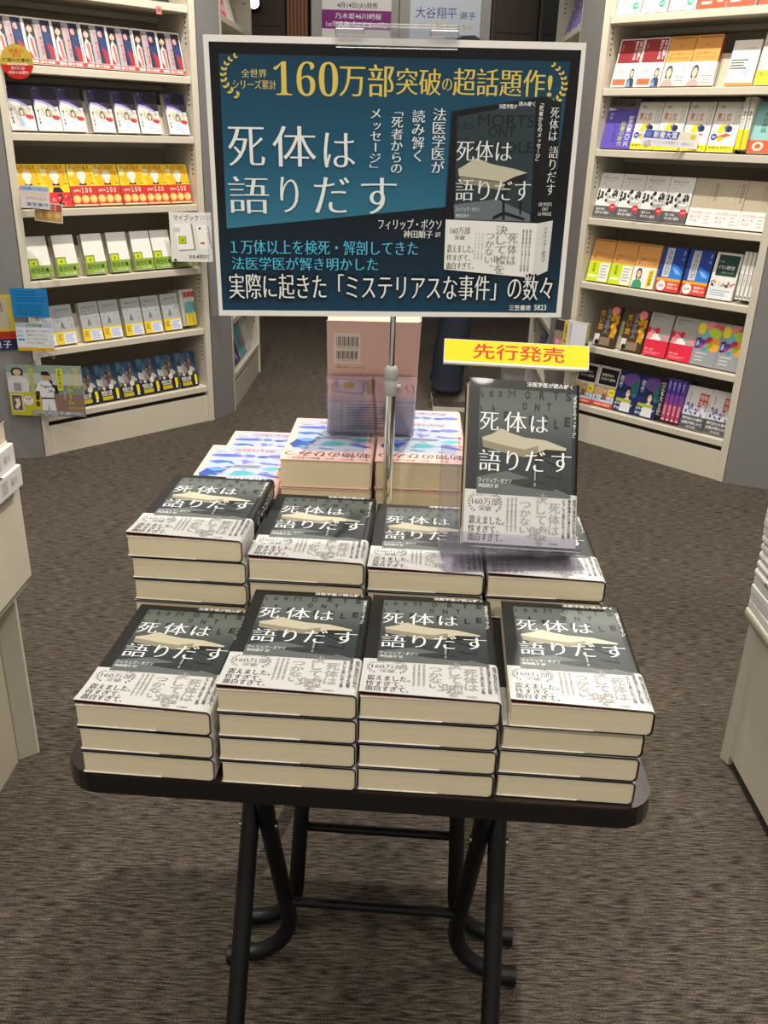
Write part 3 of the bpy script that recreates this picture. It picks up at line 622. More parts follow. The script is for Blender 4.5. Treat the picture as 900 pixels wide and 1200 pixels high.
# right bookcase
SW, SH = .0996, .172
B['mint'] = make_book(SW, SH, .016, [('r', .10, .12, .9, .5, '#cfdcd6')] + lines(.12, .55, .9, .75, 4, '#93a79f') + [('e', .78, .84, .13, .075, '#3d9a7b'), ('t', '入門', .70, .81, .86, .86, '#e9f4ee', 'b'), ('t', 'やさしい統計の話', .1, .62, .9, .70, '#56665f', 'g'), ('t', '新書編集部', .1, .86, .5, .90, '#7f8f88')], base='#edeee8')
B['orangetop'] = make_book(SW, SH, .016, [('r', 0, 0, 1, .6, '#ece9e2'), ('r', 0, .6, 1, 1, '#d5492b'), ('e', .78, .80, .17, .10, '#eda08b'), ('t', '投資', .1, .66, .5, .80, '#f9ece6', 'b'), ('t', '四刷', .68, .77, .88, .84, '#b8341c', 'b'), ('t', '話題沸騰', .1, .86, .5, .92, '#f9ece6', 'b')], base='#ece9e2')
B['crimson'] = make_book(SW, SH, .016, [('r', .04, .02, .98, .5, '#8f2a31'), ('tv', '世界の記憶と', .82, .05, .94, .44, '#f3e9e4', 'b'), ('tv', '歴史のことば', .66, .05, .78, .44, '#f3e9e4', 'b'), ('tv', '山川一', .12, .10, .18, .26, '#e3cfc8')], base='#efe9e4',
    band=(.52, '#f2efea', [('t', '日本の知識を変える一冊', .06, .55, .9, .60, '#6a6560', 'g'), ('t', '注目', .14, .63, .42, .71, '#dc4a3a', 'b'), ('t', 'です', .5, .64, .62, .69, '#77726c'), ('t', '何度も読み返したくなる', .06, .735, .78, .78, '#8a857f'), ('r', .04, .83, .58, .96, '#e8683f')] + figure(.80, .71, .075, '#3b2f2b', '#3c4250') + [('p', [(.62, .99), (.74, .84), (.82, .99)], '#7f97cf')]))
B['orangelady'] = make_book(SW, SH, .019, [('r', 0, 0, 1, .5, '#d8974a'), ('r', .1, .03, .96, .05, '#8a5b22'), ('t', '新書ノート', .40, .17, .64, .21, '#7a5424'), ('t', '自分の軸をもっと', .14, .32, .86, .38, '#70491a', 'm2'), ('t', '考えてみるために', .10, .41, .9, .47, '#70491a', 'm2')], base='#d89a50', spine_col='#b3592b',
    band=(.52, '#f1ede6', [('t', '心がふっと軽くなる', .40, .56, .98, .63, '#dd8f86', 'b'), ('t', 'その理由', .50, .67, .96, .74, '#dd8f86', 'b')] + lines(.52, .79, .96, .97, 4, '#9a938a') + figure(.24, .72, .11, '#4a3d36', '#b79c95')))
B['animals_white'] = make_book(SW, .15, .014, [('t', '小さな読書会', .4, .16, .9, .21, '#9f9a92'), ('e', .68, .70, .16, .10, '#aab6d8'), ('e', .55, .80, .10, .07, '#c0c7dc')] + lines(.05, .42, .7, .66, 4, '#55504a') + [('r', 0, .93, 1, 1, '#e88a3c')], base='#e6e1d6')
B['flowerpink'] = make_book(SW, SH, .016, blobs(.03, .05, .97, .7, 30, ['#cfc7c0', '#e2b6c0', '#b9b3ae'], .03, .07, 8) + [('e', .66, .22, .36, .20, '#e97fa2'), ('e', .5, .5, .2, .08, '#e6a9ba'), ('r', 0, .72, 1, 1, '#e5d932'), ('t', '花ことば', .1, .76, .8, .84, '#3a3320', 'b'), ('r', .6, .62, 1, .72, '#dc7a48')], base='#d6d0c8')
B['magazine'] = make_book(.128, .185, .016, [('r', 0, 0, 1, .2, '#77726a'), ('t', '中央公論', .06, .03, .86, .16, '#26221d', 'b'), ('p', [(0, .17), (1, .30), (1, 1), (0, 1)], '#5e4fae'), ('p', [(0, .17), (.30, .22), (0, .24)], '#ece9f2'), ('tv', '新書大賞二〇二六', .76, .34, .93, .95, '#f0eef8', 'b'), ('tv', '読書の時代', .54, .44, .70, .95, '#b9c24a', 'b'), ('tv', '知の現在', .32, .52, .44, .88, '#3d3184', 'b'), ('tv', '特集', .08, .28, .2, .42, '#c9c2ea')], base='#5b4ea6')
B['prize'] = make_book(SW, SH, .017, [('e', .22, .10, .10, .03, '#c9c6be'), ('t', '大賞', .16, .08, .30, .12, '#77736a'), ('t', '第１位', .10, .22, .62, .36, '#b3301f', 'b'), ('r', .10, .365, .64, .38, '#dfa63a'), ('tv', '本を読む人の', .86, .08, .93, .56, '#6a665f'), ('tv', 'ための技術', .76, .08, .82, .46, '#8b877f'),
    ('p', [(.22, .60), (.34, .45), (.60, .44), (.52, .60), (.36, .64)], '#e2c81e'), ('p', [(.46, .50), (.62, .44), (.72, .55), (.58, .62)], '#4d67ad'), ('e', .67, .54, .11, .065, '#1f2340'), ('p', [(.2, .7), (.6, .62), (.8, .66), (.4, .74)], '#c7542c'), ('e', .16, .70, .12, .07, '#3d4c9c'), ('t', '重版', .09, .68, .23, .72, '#dfe2f2', 'b'), ('e', .40, .74, .12, .05, '#e6b61c')], base='#eae7df',
    band=(.87, '#ead31d', [('t', '受賞作 発売中', .06, .89, .9, .94, '#4b4210', 'b')]))
B['prizespine'] = make_book(SW, SH, .018, [], base='#e2ded3', spine=[('r', 0, .62, 1, 1, '#ead31d'), ('tv', '本を読む人', .25, .26, .75, .58, '#4a463e', 'b'), ('r', 0, 0, 1, .22, '#c9c3b2')])
B['teal'] = make_book(SW, SH, .016, [('tv', '海の辞典', .3, .2, .5, .6, '#3f6a6c', 'b')], base='#8bbdba', band=(.74, '#d95a32', [('e', .35, .86, .2, .09, '#f1d4c6'), ('e', .35, .86, .11, .05, '#d95a32')]))
crowd = blobs(.03, .38, .97, .62, 46, ['#26262a', '#e9e7e2', '#55565a', '#111114', '#bdbbb6'], .03, .07, 12)
B['crowd'] = make_book(SW, SH, .016, [('t', '声をあげた日々', .12, .07, .78, .14, '#4a4846', 'g'), ('t', 'あの夏の記録から', .14, .16, .66, .19, '#8f8c87'), ('t', '木村一', .14, .23, .36, .26, '#6a6763')] + crowd + [('r', .52, .55, .94, .68, '#b9b7b2'), ('r', .56, .57, .9, .61, '#e8e6e1')], base='#e6e3dd',
    band=(.74, '#5b5a5c', [('e', .82, .755, .15, .085, '#cf2f36'), ('t', '必読', .74, .735, .90, .775, '#f4d9d7', 'b'), ('t', '私たちは', .12, .78, .50, .84, '#f0eeea', 'b'), ('t', '忘れない語る', .10, .86, .72, .92, '#f0eeea', 'b')]))
B['beige'] = make_book(SW, SH, .016, [('tv', '経営の哲学', .80, .08, .94, .48, '#5b5347', 'm2'), ('tv', '働くひとの心', .64, .10, .72, .5, '#7a7264', 'm2')], base='#b8ab94', band=(.62, '#ece8e2', [('t', '大きな変化に', .08, .68, .62, .74, '#cf5a66', 'b'), ('t', '備える一冊', .10, .77, .5, .83, '#cf5a66', 'b'), ('t', '待望', .1, .86, .4, .91, '#cf5a66')] + lines(.66, .7, .92, .97, 4, '#c7c0b6')))
def amber(front):
    return [('t', '毎日をととのえる', .20, .30, .9, .37, '#6d4215', 'm2'), ('t', '脳とこころの習慣', .12, .40, .96, .47, '#6d4215', 'm2'), ('r', .02, .02, .98, .04, '#93601f')]
B['amberlime'] = make_book(SW, SH, .017, amber(0), base='#d79a55', band=(.52, '#c9dd27', [('r', .52, .55, .97, .98, '#ececE6'.lower())] + lines(.58, .6, .92, .94, 5, '#b9b7b0') + [('tv', '新習慣', .18, .56, .32, .78, '#6f7d10', 'b'), ('r', .06, .84, .46, .90, '#eef0c8')]))
B['amberface'] = make_book(SW, SH, .017, amber(1), base='#d79a55', band=(.52, '#efece6', figure(.28, .68, .10, '#3b3230', '#3f9a6c') + [('p', [(.70, .58), (.92, .55), (.90, .94), (.68, .97)], '#e8c917'), ('tv', '先生推薦', .74, .60, .86, .92, '#6e5c08', 'b')]))
B['blue'] = make_book(SW, SH, .017, [('r', 0, 0, 1, .72, '#1d3f94'), ('r', .16, .03, .46, .68, '#c9cbd0'), ('tv', '深海の科学', .21, .07, .41, .64, '#3c3f4a', 'm2'), ('p', [(.5, .36), (.7, .40), (1, .52), (1, .72), (.46, .72)], '#2f7bd6'), ('p', [(.55, .44), (.78, .50), (.95, .60), (.7, .58)], '#7ab6ee'), ('tv', '海野 青', .86, .06, .93, .28, '#c9d6ee')], base='#1b3778',
    band=(.70, '#d5402d', [('r', 0, .70, 1, .76, '#f0a81f'), ('e', .24, .87, .19, .115, '#f3ece6'), ('t', '話題', .13, .84, .35, .90, '#8d7268', 'b'), ('t', '最新の', .50, .79, .92, .85, '#fbe7df', 'b'), ('t', '発見とは', .50, .87, .96, .93, '#fbe7df', 'b')]))
B['forest'] = make_book(SW, SH, .017, [('r', .12, .05, .93, .5, '#123f38'), ('t', 'イラン現代史', .18, .27, .82, .36, '#eef1ea', 'b'), ('t', '革命と人びと', .34, .40, .84, .44, '#cfd8d0', 'g'), ('t', '中野', .2, .18, .36, .21, '#cfd8d0')] + blobs(.05, .60, .95, .72, 30, ['#2c2a2b', '#d9d2c8', '#b8574e', '#7d8a9c'], .025, .05, 21) + [('r', .04, .78, .96, .97, '#dfe6ea')] + lines(.1, .8, .9, .95, 3, '#9fb0bb'), base='#e6e3dc')
B['whitespine'] = make_book(SW, SH, .0125, [], base='#ebe8e1', spine=[('r', 0, .0, 1, .40, '#d8d4ca'), ('tv', '街の歴史', .25, .46, .75, .70, '#8b877f', 'b'), ('r', .2, .92, .8, .96, '#77736b')])
B['amberlords'] = make_book(SW, SH, .02, [('r', 0, 0, 1, 1, '#4a3826'), ('tv', '怖い絵', .08, .14, .30, .62, '#c99a2c', 'b'), ('tv', '日本史の人', .38, .10, .60, .7, '#8d93a2', 'b'), ('tv', '大事典', .68, .18, .94, .80, '#d79d1e', 'b'), ('e', .74, .12, .18, .10, '#e2808a'), ('r', .02, .72, .26, .98, '#d8d4cf'), ('e', .18, .92, .10, .07, '#1f1d20'), ('r', .30, .78, .78, .97, '#8f7a64')] + blobs(.65, .2, .95, .75, 14, ['#e0ab2d', '#c98d18'], .05, .09, 5), base='#3f3022')
B['hearts'] = make_book(SW, SH, .017, [('r', 0, 0, 1, .4, '#a3a09b'), ('t', '家族の経済をめぐって', .10, .05, .86, .10, '#4b4845', 'g'), ('t', '橘 文', .12, .14, .36, .18, '#5b5855')] + blobs(.05, .38, .95, .62, 18, ['#efe9e6', '#d2243f', '#ef8a94', '#f6f0ec'], .07, .12, 9) + [('r', 0, .62, 1, 1, '#e02a45')], base='#a9a6a1',
    band=(.62, '#df2843', [('t', '読者の声', .08, .68, .50, .74, '#f8c6cc', 'b'), ('t', '続々と届く', .08, .82, .46, .87, '#f8c6cc', 'b')] + lines(.08, .90, .8, .97, 2, '#f08a98')))
B['confetti'] = make_book(SW, SH, .017, [('e', .15, .18, .17, .13, '#eadc2c'), ('e', .5, .10, .2, .10, '#e98a92'), ('e', .8, .12, .2, .09, '#dc5a52'), ('e', .68, .26, .30, .13, '#b6d23a'), ('e', .40, .33, .16, .09, '#66b8c8'), ('e', .80, .50, .24, .16, '#e8a634'), ('p', [(.16, .58), (.5, .34), (.66, .34), (.70, .42), (.5, .48), (.24, .64)], '#c22d5c'), ('e', .62, .53, .12, .07, '#8f9a1e'), ('e', .3, .48, .12, .07, '#5e3f8f'), ('p', [(.04, .40), (.22, .38), (.22, .62), (.04, .64)], '#23307c'), ('tv', '脳', .08, .44, .18, .58, '#dfe3f2', 'b'), ('e', .42, .62, .12, .05, '#4f9aa0')] + lines(.12, .72, .6, .95, 3, '#dcdcd8', .25), base='#989ba0')
B['brandblack'] = make_book(SW, SH, .018, [('r', .10, .06, .96, .46, '#151519'), ('t', '戦国武将の', .18, .18, .76, .25, '#d9d6cf', 'b'), ('t', '出世の裏側', .18, .28, .86, .35, '#d9d6cf', 'b')], base='#d9d6cf',
    band=(.50, '#b59a74', [('e', .84, .62, .16, .10, '#e3cf27'), ('t', '新説', .74, .59, .94, .65, '#6d5d0a', 'b'), ('r', .0, .74, 1, .88, '#cfd6e6'), ('t', '歴史が変わる', .06, .76, .92, .86, '#3c5aa8', 'b'), ('r', 0, .90, 1, 1, '#d6402f'), ('t', '大好評 発売中', .1, .92, .9, .98, '#f8ddd6', 'b')] + figure(.52, .60, .055, '#4a2c20', '#7a5b48')))
B['purpleman'] = make_book(SW, SH, .018, [('r', 0, 0, 1, 1, '#1f2a5c'), ('e', .6, .2, .4, .16, '#6a4a93'), ('e', .85, .4, .2, .2, '#2f6a78'), ('tv', '教養', .06, .12, .24, .44, '#c9d0ee', 'b')] + figure(.58, .52, .11, '#15161c', '#d9dbe0') + [('r', .1, .68, .8, .76, '#a8b23a'), ('t', '世界を見る目が', .06, .78, .9, .85, '#e6e6e0', 'b'), ('t', '変わるとき', .06, .88, .8, .96, '#e6e6e0', 'b')], base='#1b2248')
B['blackspine'] = make_book(SW, SH, .026, [], base='#1d1d22', spine=[('tv', '宗教大全史', .15, .12, .85, .92, '#d2d0cb', 'm2')])
B['magentaspine'] = make_book(SW, SH, .0168, [], base='#5b3f93', spine=[('r', 0, 0, 1, .36, '#4a3fa6'), ('r', 0, .36, 1, .60, '#7a3f8f'), ('r', 0, .60, 1, 1, '#bf4a68'), ('tv', '未来', .2, .06, .8, .26, '#c9c6ee', 'b'), ('tv', '科学の夢', .25, .62, .75, .86, '#eac6cf', 'b'), ('r', .2, .95, .8, .98, '#eee6e6')])
B['redseal'] = make_book(SW, SH, .018, [('r', .56, .14, .94, .46, '#b93335'), ('t', '昭和', .60, .17, .90, .29, '#f0dcd6', 'b'), ('t', '政治', .60, .31, .90, .43, '#f0dcd6', 'b'), ('tv', '藤田実', .14, .14, .20, .34, '#4a4850')] + blobs(.05, .42, .95, .66, 40, ['#6d74a8', '#a9aec9', '#4a4f7c', '#d9d6dd'], .03, .06, 17), base='#dcd8d9',
    band=(.68, '#55565c', [('t', '現代史の大事件', .06, .72, .9, .79, '#ecebe6', 'b'), ('t', '全貌が明らかに', .06, .82, .94, .89, '#ecebe6', 'b'), ('t', '決定版', .3, .92, .7, .97, '#ecebe6')]))
# far bookcases and the low display units
B['plainyellow'] = make_book(.13, .19, .022, [('e', .55, .5, .2, .14, '#d9d6a0'), ('t', '料理', .35, .08, .65, .2, '#5d5a1a', 'b'), ('t', '夏', .45, .44, .62, .56, '#5d8a5a', 'b')], base='#d9c33a')
B['plainpurple'] = make_book(.13, .19, .022, [('tv', '星の手帖', .3, .2, .6, .9, '#d9cfe8', 'b')], base='#54407c')
B['plainteal'] = make_book(.15, .21, .022, [('e', .85, .7, .2, .14, '#dd6f8c'), ('tv', '旅と地図', .3, .12, .5, .8, '#2f6d74', 'b')], base='#6bb8bd')
B['plainwhite'] = make_book(.13, .19, .022, [('t', '新刊', .3, .2, .7, .35, '#77727a', 'b')], base='#e4e1dc')
B['violetdots'] = make_book(.15, .21, .02, blobs(.05, .05, .95, .95, 24, ['#b9b4e2', '#cfcbee', '#9d97d2'], .05, .08, 31), base='#665fb0')
B['hardcover'] = make_book(.145, .20, .040, [('r', 0, .35, 1, 1, '#3a2f38'), ('t', '短篇全集', .1, .1, .9, .26, '#3a2f38', 'm2')], base='#e2ddd6', tc=.0025, spine_col='#dcd8d4', spine=[('tv', '女二人の', .25, .52, .75, .80, '#2f2b33', 'm2'), ('r', .2, .30, .8, .42, '#b9b4b4'), ('tv', '文庫', .3, .1, .7, .24, '#77737a')])
B['slimwhite'] = make_book(.15, .21, .0165, [('t', '白い手帖', .2, .1, .8, .2, '#77737a')], base='#f1efeb', r=.002)
B['slimtitled'] = make_book(.15, .21, .0175, [('t', '白い手帖', .2, .1, .8, .2, '#77737a')], base='#f1efeb', r=.007, spine=[('tv', '都市の記憶', .25, .45, .75, .75, '#3d3a3c', 'b'), ('tv', '増補', .3, .2, .7, .3, '#77737a')])
# the two titles on the table
COVER_INKS = {'COVERPANEL': ramp_mat('cover_photo_backdrop', 1, .06, .19, [(0, '#2a3033'), (.40, '#363d40'), (.75, '#626965'), (1, '#525855')], .45, .04)}
BLK = '#131415'
SPN = [('tv', '死体は語りだす', .22, .06, .78, .46, '#eceeec', 'm'), ('t', 'LES MORTS', .1, .50, .9, .53, '#d8dad8'), ('t', 'ONT', .3, .54, .7, .57, '#d8dad8')]
BSP = [('tv', 'フィリップ・ボクソ', .34, .70, .66, .92, '#55524f', 'm2')]
MW, MH, MT = .128, .188, .0259
B['corpse'] = make_book(MW, MH, MT, COVER_ART, base=BLK, band=(.676, '#cbcac7', BAND_ART, BSP), spine=SPN, tc=.0008, r=.0048, coat=.04, endpaper='#7a1620', lift=.0036, pages=PAGES, special=COVER_INKS, res=3)
B['corpse_under'] = make_book(MW, MH, MT, COVER_ART, base=BLK, band=(.676, '#cbcac7', BAND_ART, BSP), spine=SPN, tc=.0008, r=.0048, coat=.04, endpaper='#4d1a20', lift=0, pages=PAGES, special=COVER_INKS, res=1)
PK = '#e6bfb6'
an = []
for x, y, rx, ry, c in ((.25, .76, .20, .035, '#5a62b8'), (.52, .76, .07, .03, '#6e6fc0'), (.68, .75, .07, .028, '#3f57a8'), (.84, .77, .12, .04, '#6a6fb8')): an.append(('e', 1 - x, y, rx, ry, c))
for pts, c in (([(.06, .62), (.18, .57), (.30, .60), (.40, .55), (.34, .63), (.2, .65)], '#3f6fb0'), ([(.44, .66), (.50, .56), (.53, .60), (.62, .66), (.54, .64), (.50, .68)], '#7a78c0'), ([(.66, .60), (.9, .57), (.93, .59), (.7, .63)], '#5f6fbe'), ([(.04, .34), (.10, .26), (.24, .30), (.34, .44), (.2, .40), (.10, .46)], '#2c4f9e'), ([(.10, .46), (.2, .40), (.34, .44), (.22, .50)], '#5b8fd0'), ([(.40, .36), (.5, .32), (.62, .34), (.68, .38), (.56, .43), (.44, .42)], '#4fa3ad'), ([(.70, .36), (.9, .30), (.96, .33), (.8, .40)], '#5e66b4'), ([(.72, .48), (.82, .44), (.92, .48), (.96, .46), (.95, .52), (.82, .53)], '#57aeb6')): an.append(('p', [(1 - q[0], q[1]) for q in pts], c))
rr = random.Random(9)
for i in range(26):
    x = .14 + .72 * rr.random(); y = .24 + .6 * rr.random(); c = ['#7f86c0', '#5f7fb8', '#6fa9b4', '#8d84bd'][i % 4]; l = .03 + .05 * rr.random()
    an.append(('p', [(x - l, y), (x - l * .2, y - .014), (x + l, y - .004), (x + l * .3, y + .012)], c))
B['corpse_flat'] = make_book(MW, MH, MT, COVER_ART, base=BLK, band=(.676, '#cbcac7', BAND_ART, BSP), spine=SPN, tc=.0008, r=.0048, coat=.04, endpaper='#7a1620', pages=PAGES, special=COVER_INKS, res=3)
B['citybook'] = make_book(.112, .16, .022, [('r', .0, .0, .18, .9, '#cbb84a'), ('tv', '話題の本', .04, .1, .14, .6, '#5b5220', 'b'), ('tv', '街を歩く', .26, .08, .34, .56, '#55524f', 'm2'), ('r', .36, .04, .96, .6, '#dcdce2')] + blobs(.06, .66, .94, .96, 26, ['#8d8a8c', '#c9c4bf', '#6a6668', '#e3dfd9'], .04, .07, 23), base='#cfccd0', spine=[('r', 0, 0, 1, .5, '#b8b04a'), ('r', 0, .5, 1, 1, '#3f5aa0'), ('tv', '街を歩く', .25, .1, .75, .45, '#f0efe6', 'b')])
B['pinkgreybook'] = make_book(.104, .15, .018, [('r', 0, 0, 1, .30, '#3a3234'), ('r', 0, .30, 1, .5, '#8d8576'), ('r', 0, .5, 1, .75, '#c9767c'), ('r', 0, .75, 1, 1, '#c4615a'), ('t', '恋と暮らし', .1, .56, .9, .68, '#f0dcd8', 'b')], base='#4a3f40')
B['pink'] = make_book(.125, .188, .040, [('r', .10, .20, .92, .98, '#a8b2c4'), ('r', .0, .93, 1, .99, '#b9ccd8')] + an + [
    ('t', '動物のひみつ', .03, .075, .97, .185, '#4a302c', 'm'), ('t', '争い・裏切り・協力・繁栄の謎を追う', .04, .02, .92, .055, '#8d4f4a', 'g'), ('tv', 'アシュリー著', .02, .3, .08, .62, '#9a5a52'),
    ('e', .86, .87, .10, .035, '#e4cfc9'), ('t', '話題', .80, .855, .92, .885, '#c9543e', 'b'), ('t', '面白くて止まらない', .22, .86, .72, .89, '#cc5a45', 'b'), ('t', '世界が驚いた動物たち', .20, .90, .70, .925, '#cc5a45', 'b')] + lines(.3, .50, .7, .56, 2, '#6d7a94', .35),
    base=PK, side='L', pages=PAGES, tc=.0012, r=.006,
    back_ops=[('r', .07, .10, .36, .36, '#e9ddd0')] + [('r', .10 + k * .0158, .13, .10 + k * .0158 + (.004 + .009 * ((k * 7) % 3) / 3), .21, '#2c2826') for k in range(15)] + [('r', .10 + k * .0158, .25, .10 + k * .0158 + (.004 + .009 * ((k * 5) % 3) / 3), .32, '#2c2826') for k in range(15)] + [('t', '９７８４４７８１１６２８９', .11, .215, .34, .232, '#2c2826'), ('t', '１９２００４５０１８００７', .11, .325, .34, .342, '#2c2826'), ('t', '定価（本体１８００円＋税）', .10, .385, .42, .40, '#4a302c')])

# ------------------------------------------------------------------ setting
def floor_mat():
    m = bpy.data.materials.new('ribbed_brown_carpet'); m.use_nodes = True; nt = m.node_tree; b = nt.nodes['Principled BSDF']
    b.inputs['Roughness'].default_value = 0.85; b.inputs['Specular IOR Level'].default_value = 0.25
    tc = nt.nodes.new('ShaderNodeTexCoord')
    def noise(scale, stretch, det=3):
        mp = nt.nodes.new('ShaderNodeMapping'); mp.inputs['Scale'].default_value = stretch
        mp.inputs['Rotation'].default_value = (0, 0, R(2))
        n = nt.nodes.new('ShaderNodeTexNoise'); n.inputs['Scale'].default_value = scale; n.inputs['Detail'].default_value = det
        nt.links.new(tc.outputs['Object'], mp.inputs[0]); nt.links.new(mp.outputs[0], n.inputs['Vector']); return n
    def ramp(src, stops):
        r = nt.nodes.new('ShaderNodeValToRGB')
        r.color_ramp.elements[0].position, r.color_ramp.elements[0].color = stops[0][0], lin(stops[0][1])
        r.color_ramp.elements[1].position, r.color_ramp.elements[1].color = stops[1][0], lin(stops[1][1])
        nt.links.new(src, r.inputs[0]); return r
    rib = noise(1.0, (30, 290, 1), 2); fleck = noise(380, (1, 1.5, 1), 2); big = noise(2.2, (1, 1, 1), 2)
    c1 = ramp(rib.outputs['Fac'], ((.33, '#2f2b27'), (.67, '#8c8277')))
    c2 = ramp(fleck.outputs['Fac'], ((.36, '#4b4641'), (.64, '#efe7dc')))
    mx = nt.nodes.new('ShaderNodeMix'); mx.data_type = 'RGBA'; mx.blend_type = 'MULTIPLY'; mx.inputs[0].default_value = 0.8
    nt.links.new(c1.outputs[0], mx.inputs[6]); nt.links.new(c2.outputs[0], mx.inputs[7])
    c3 = ramp(big.outputs['Fac'], ((.3, '#d8d4d0'), (.7, '#ffffff')))
    mx2 = nt.nodes.new('ShaderNodeMix'); mx2.data_type = 'RGBA'; mx2.blend_type = 'MULTIPLY'; mx2.inputs[0].default_value = 0.5
    nt.links.new(mx.outputs[2], mx2.inputs[6]); nt.links.new(c3.outputs[0], mx2.inputs[7]); nt.links.new(mx2.outputs[2], b.inputs['Base Color'])
    ad = nt.nodes.new('ShaderNodeMath'); ad.operation = 'ADD'; nt.links.new(rib.outputs['Fac'], ad.inputs[0]); nt.links.new(fleck.outputs['Fac'], ad.inputs[1])
    bp = nt.nodes.new('ShaderNodeBump'); bp.inputs['Strength'].default_value = .5; bp.inputs['Distance'].default_value = .003
    nt.links.new(ad.outputs[0], bp.inputs['Height']); nt.links.new(bp.outputs[0], b.inputs['Normal'])
    return m
def struct(name, mb, bevel=0): return tag(mb.build(name, None, bevel), kind='structure')
f = MB(); f.box(-4, 4, -1.2, 7.4, -.05, 0, floor_mat()); struct('floor', f)
WOOD = mat('#3a2c24', .45, noise=.25, nscale=3, stretch=(6, 6, .6), name='dark_wood_panel')
WOODB = mat('#7a543d', .5, noise=.15, nscale=3, stretch=(8, 8, .6), name='brown_curtain_panel')
NAVY = mat('#23262c', .4, noise=.1, nscale=4, name='dark_blue_door')
WALLG = mat('#a3a49e', .6, noise=.03, nscale=6, name='pale_grey_wall')
w = MB(); w.box(-4, 4, 7.05, 7.25, 0, 3, mat('#2d2520', .6, noise=.2, nscale=3, name='dark_wall')); struct('wall_back', w)
for s_, n_ in ((-1, 'wall_left'), (1, 'wall_right')):
    w = MB(); w.box(min(s_ * 3.9, s_ * 4), max(s_ * 3.9, s_ * 4), -1.2, 7.05, 0, 3, mat('#77726b', .6, noise=.05, nscale=3, name='side_wall')); struct(n_, w)
w = MB(); w.box(-.61, .635, 6.96, 7.05, 0, 3, WALLG)
w.box(-.003, .003, 6.955, 6.96, 0, 3, SLOT); struct('wall_back_pier', w)
def door(name, x0, x1, m, y=6.98):
    d = MB(); d.box(x0, x1, y, 7.05, 0, 2.6, m); d.box(x0, x0 + .02, y - .012, y, 0, 2.6, mat('#4a3d33', .5, name='door_edge')); d.box(x1 - .012, x1, y - .008, y, 0, 2.6, SLOT)
    d.box(x0 + .03, x1 - .03, y - .006, y, 1.9, 1.905, SLOT)
    o = struct(name, d); h = MB(); h.box(x1 - .07, x1 - .03, y - .03, y - .012, .95, 1.1, mat('#8d8a84', .35, .8, name='door_pull')); h.box(x1 - .06, x1 - .04, y - .014, y, .97, 1.08, mat('#8d8a84', .35, .8)); h.build('handle', o)
door('door_1', .645, .965, WOOD); door('door_2', .975, 1.3, NAVY); door('door_3', -1.35, -.795, WOOD)
w = MB()
for k in range(6): w.tube([(-.775 + k * .025, 6.99, .02), (-.775 + k * .025, 6.99, 2.6)], .014, WOODB, 8)
tag(w.build('curtain', None), 'brown curtain hanging beside the pale grey wall at the back', 'curtain')
def pan(name, pts, h=2.3):
    m = MB(); m.prism(pts, 0, h, GREY); return struct(name, m)
# grey end panels that close the gaps between the bookcases
pan('trim_1', [(-.7845, 3.8615), (-.7205, 4.0118), (-.928, 4.0122)])
pan('trim_2', [(.7705, 3.7938), (.944, 3.973), (.7262, 3.981)])
pan('trim_3', [(-2.3, 3.02), (-1.362, 3.302), (-1.565, 3.51), (-2.3, 3.35)])
pan('trim_4', [(1.332, 3.247), (2.3, 2.83), (2.3, 3.2), (1.535, 3.455)])

# ------------------------------------------------------------------ bookcases
BOARD = [.137, .395, .654, .908, 1.166, 1.383, 1.628, 1.88]
TH = .026; LEAN = 15.0; YB = .047
def bookcase(p0, p1, label, D=.29, boards=BOARD, rests=True):
    p0 = Vector((p0[0], p0[1], 0)); p1 = Vector((p1[0], p1[1], 0)); W = (p1 - p0).length
    M = Matrix.Translation((p0 + p1) / 2) @ Matrix.Rotation(math.atan2(p1.y - p0.y, p1.x - p0.x), 4, 'Z')
    o = thing('bookcase', M, label, 'bookcase'); j = .028
    for s in (-1, 1):
        m = MB(); a, b = (-W / 2, -W / 2 + j) if s < 0 else (W / 2 - j, W / 2)
        m.box(a, b, 0, D, 0, 2.22, CREAM)
        xi = b if s < 0 else a
        for z0 in BOARD:
            for k in range(6):
                z = z0 + TH + .205 - k * .018
                for y in (.022, D - .05): m.box(min(xi, xi - s * .0006), max(xi, xi - s * .0006), y, y + .011, z, z + .005, SLOT)
        m.build('side_panel', o, .0015, 1)
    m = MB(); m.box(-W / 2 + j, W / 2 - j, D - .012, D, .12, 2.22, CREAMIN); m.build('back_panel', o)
    for i, z in enumerate(boards):
        m = MB(); m.box(-W / 2 + j + .0005, W / 2 - j - .0005, .004, D - .0125, z, z + TH, CREAM)
        m.box(-W / 2 + j + .0005, W / 2 - j - .0005, D - .065, D - .0125, z - .022, z - .0005, CREAM)
        m.build('shelf_board', o, .002, 1)
    m = MB(); m.box(-W / 2 + j + .0005, W / 2 - j - .0005, .006, .02, 0, .118, CREAM); m.build('kick_plate', o)
    m = MB(); m.box(-W / 2 + j + .0005, W / 2 - j - .0005, .03, .035, .10, .136, SLOT); m.build('kick_recess', o)
    return o, M, W
LC, LM, LW = bookcase((-1.3588, 3.3050), (-.7877, 3.8575), 'cream steel bookcase of paperbacks on the left of the aisle, beside the blue card')
RC, RM, RW = bookcase((.7719, 3.7902), (1.3296, 3.2488), 'cream steel bookcase on the right of the aisle, with the purple and yellow books')
LF, LFM, LFW = bookcase((-.7189, 4.0144), (-.7039, 4.7717), 'cream bookcase seen edge-on down the passage, holding yellow and teal books', D=.20)
RF, RFM, RFW = bookcase((.752, 4.76), (.727, 3.985), 'cream bookcase seen edge-on beyond the right bookcase, holding violet dotted books', D=.20)
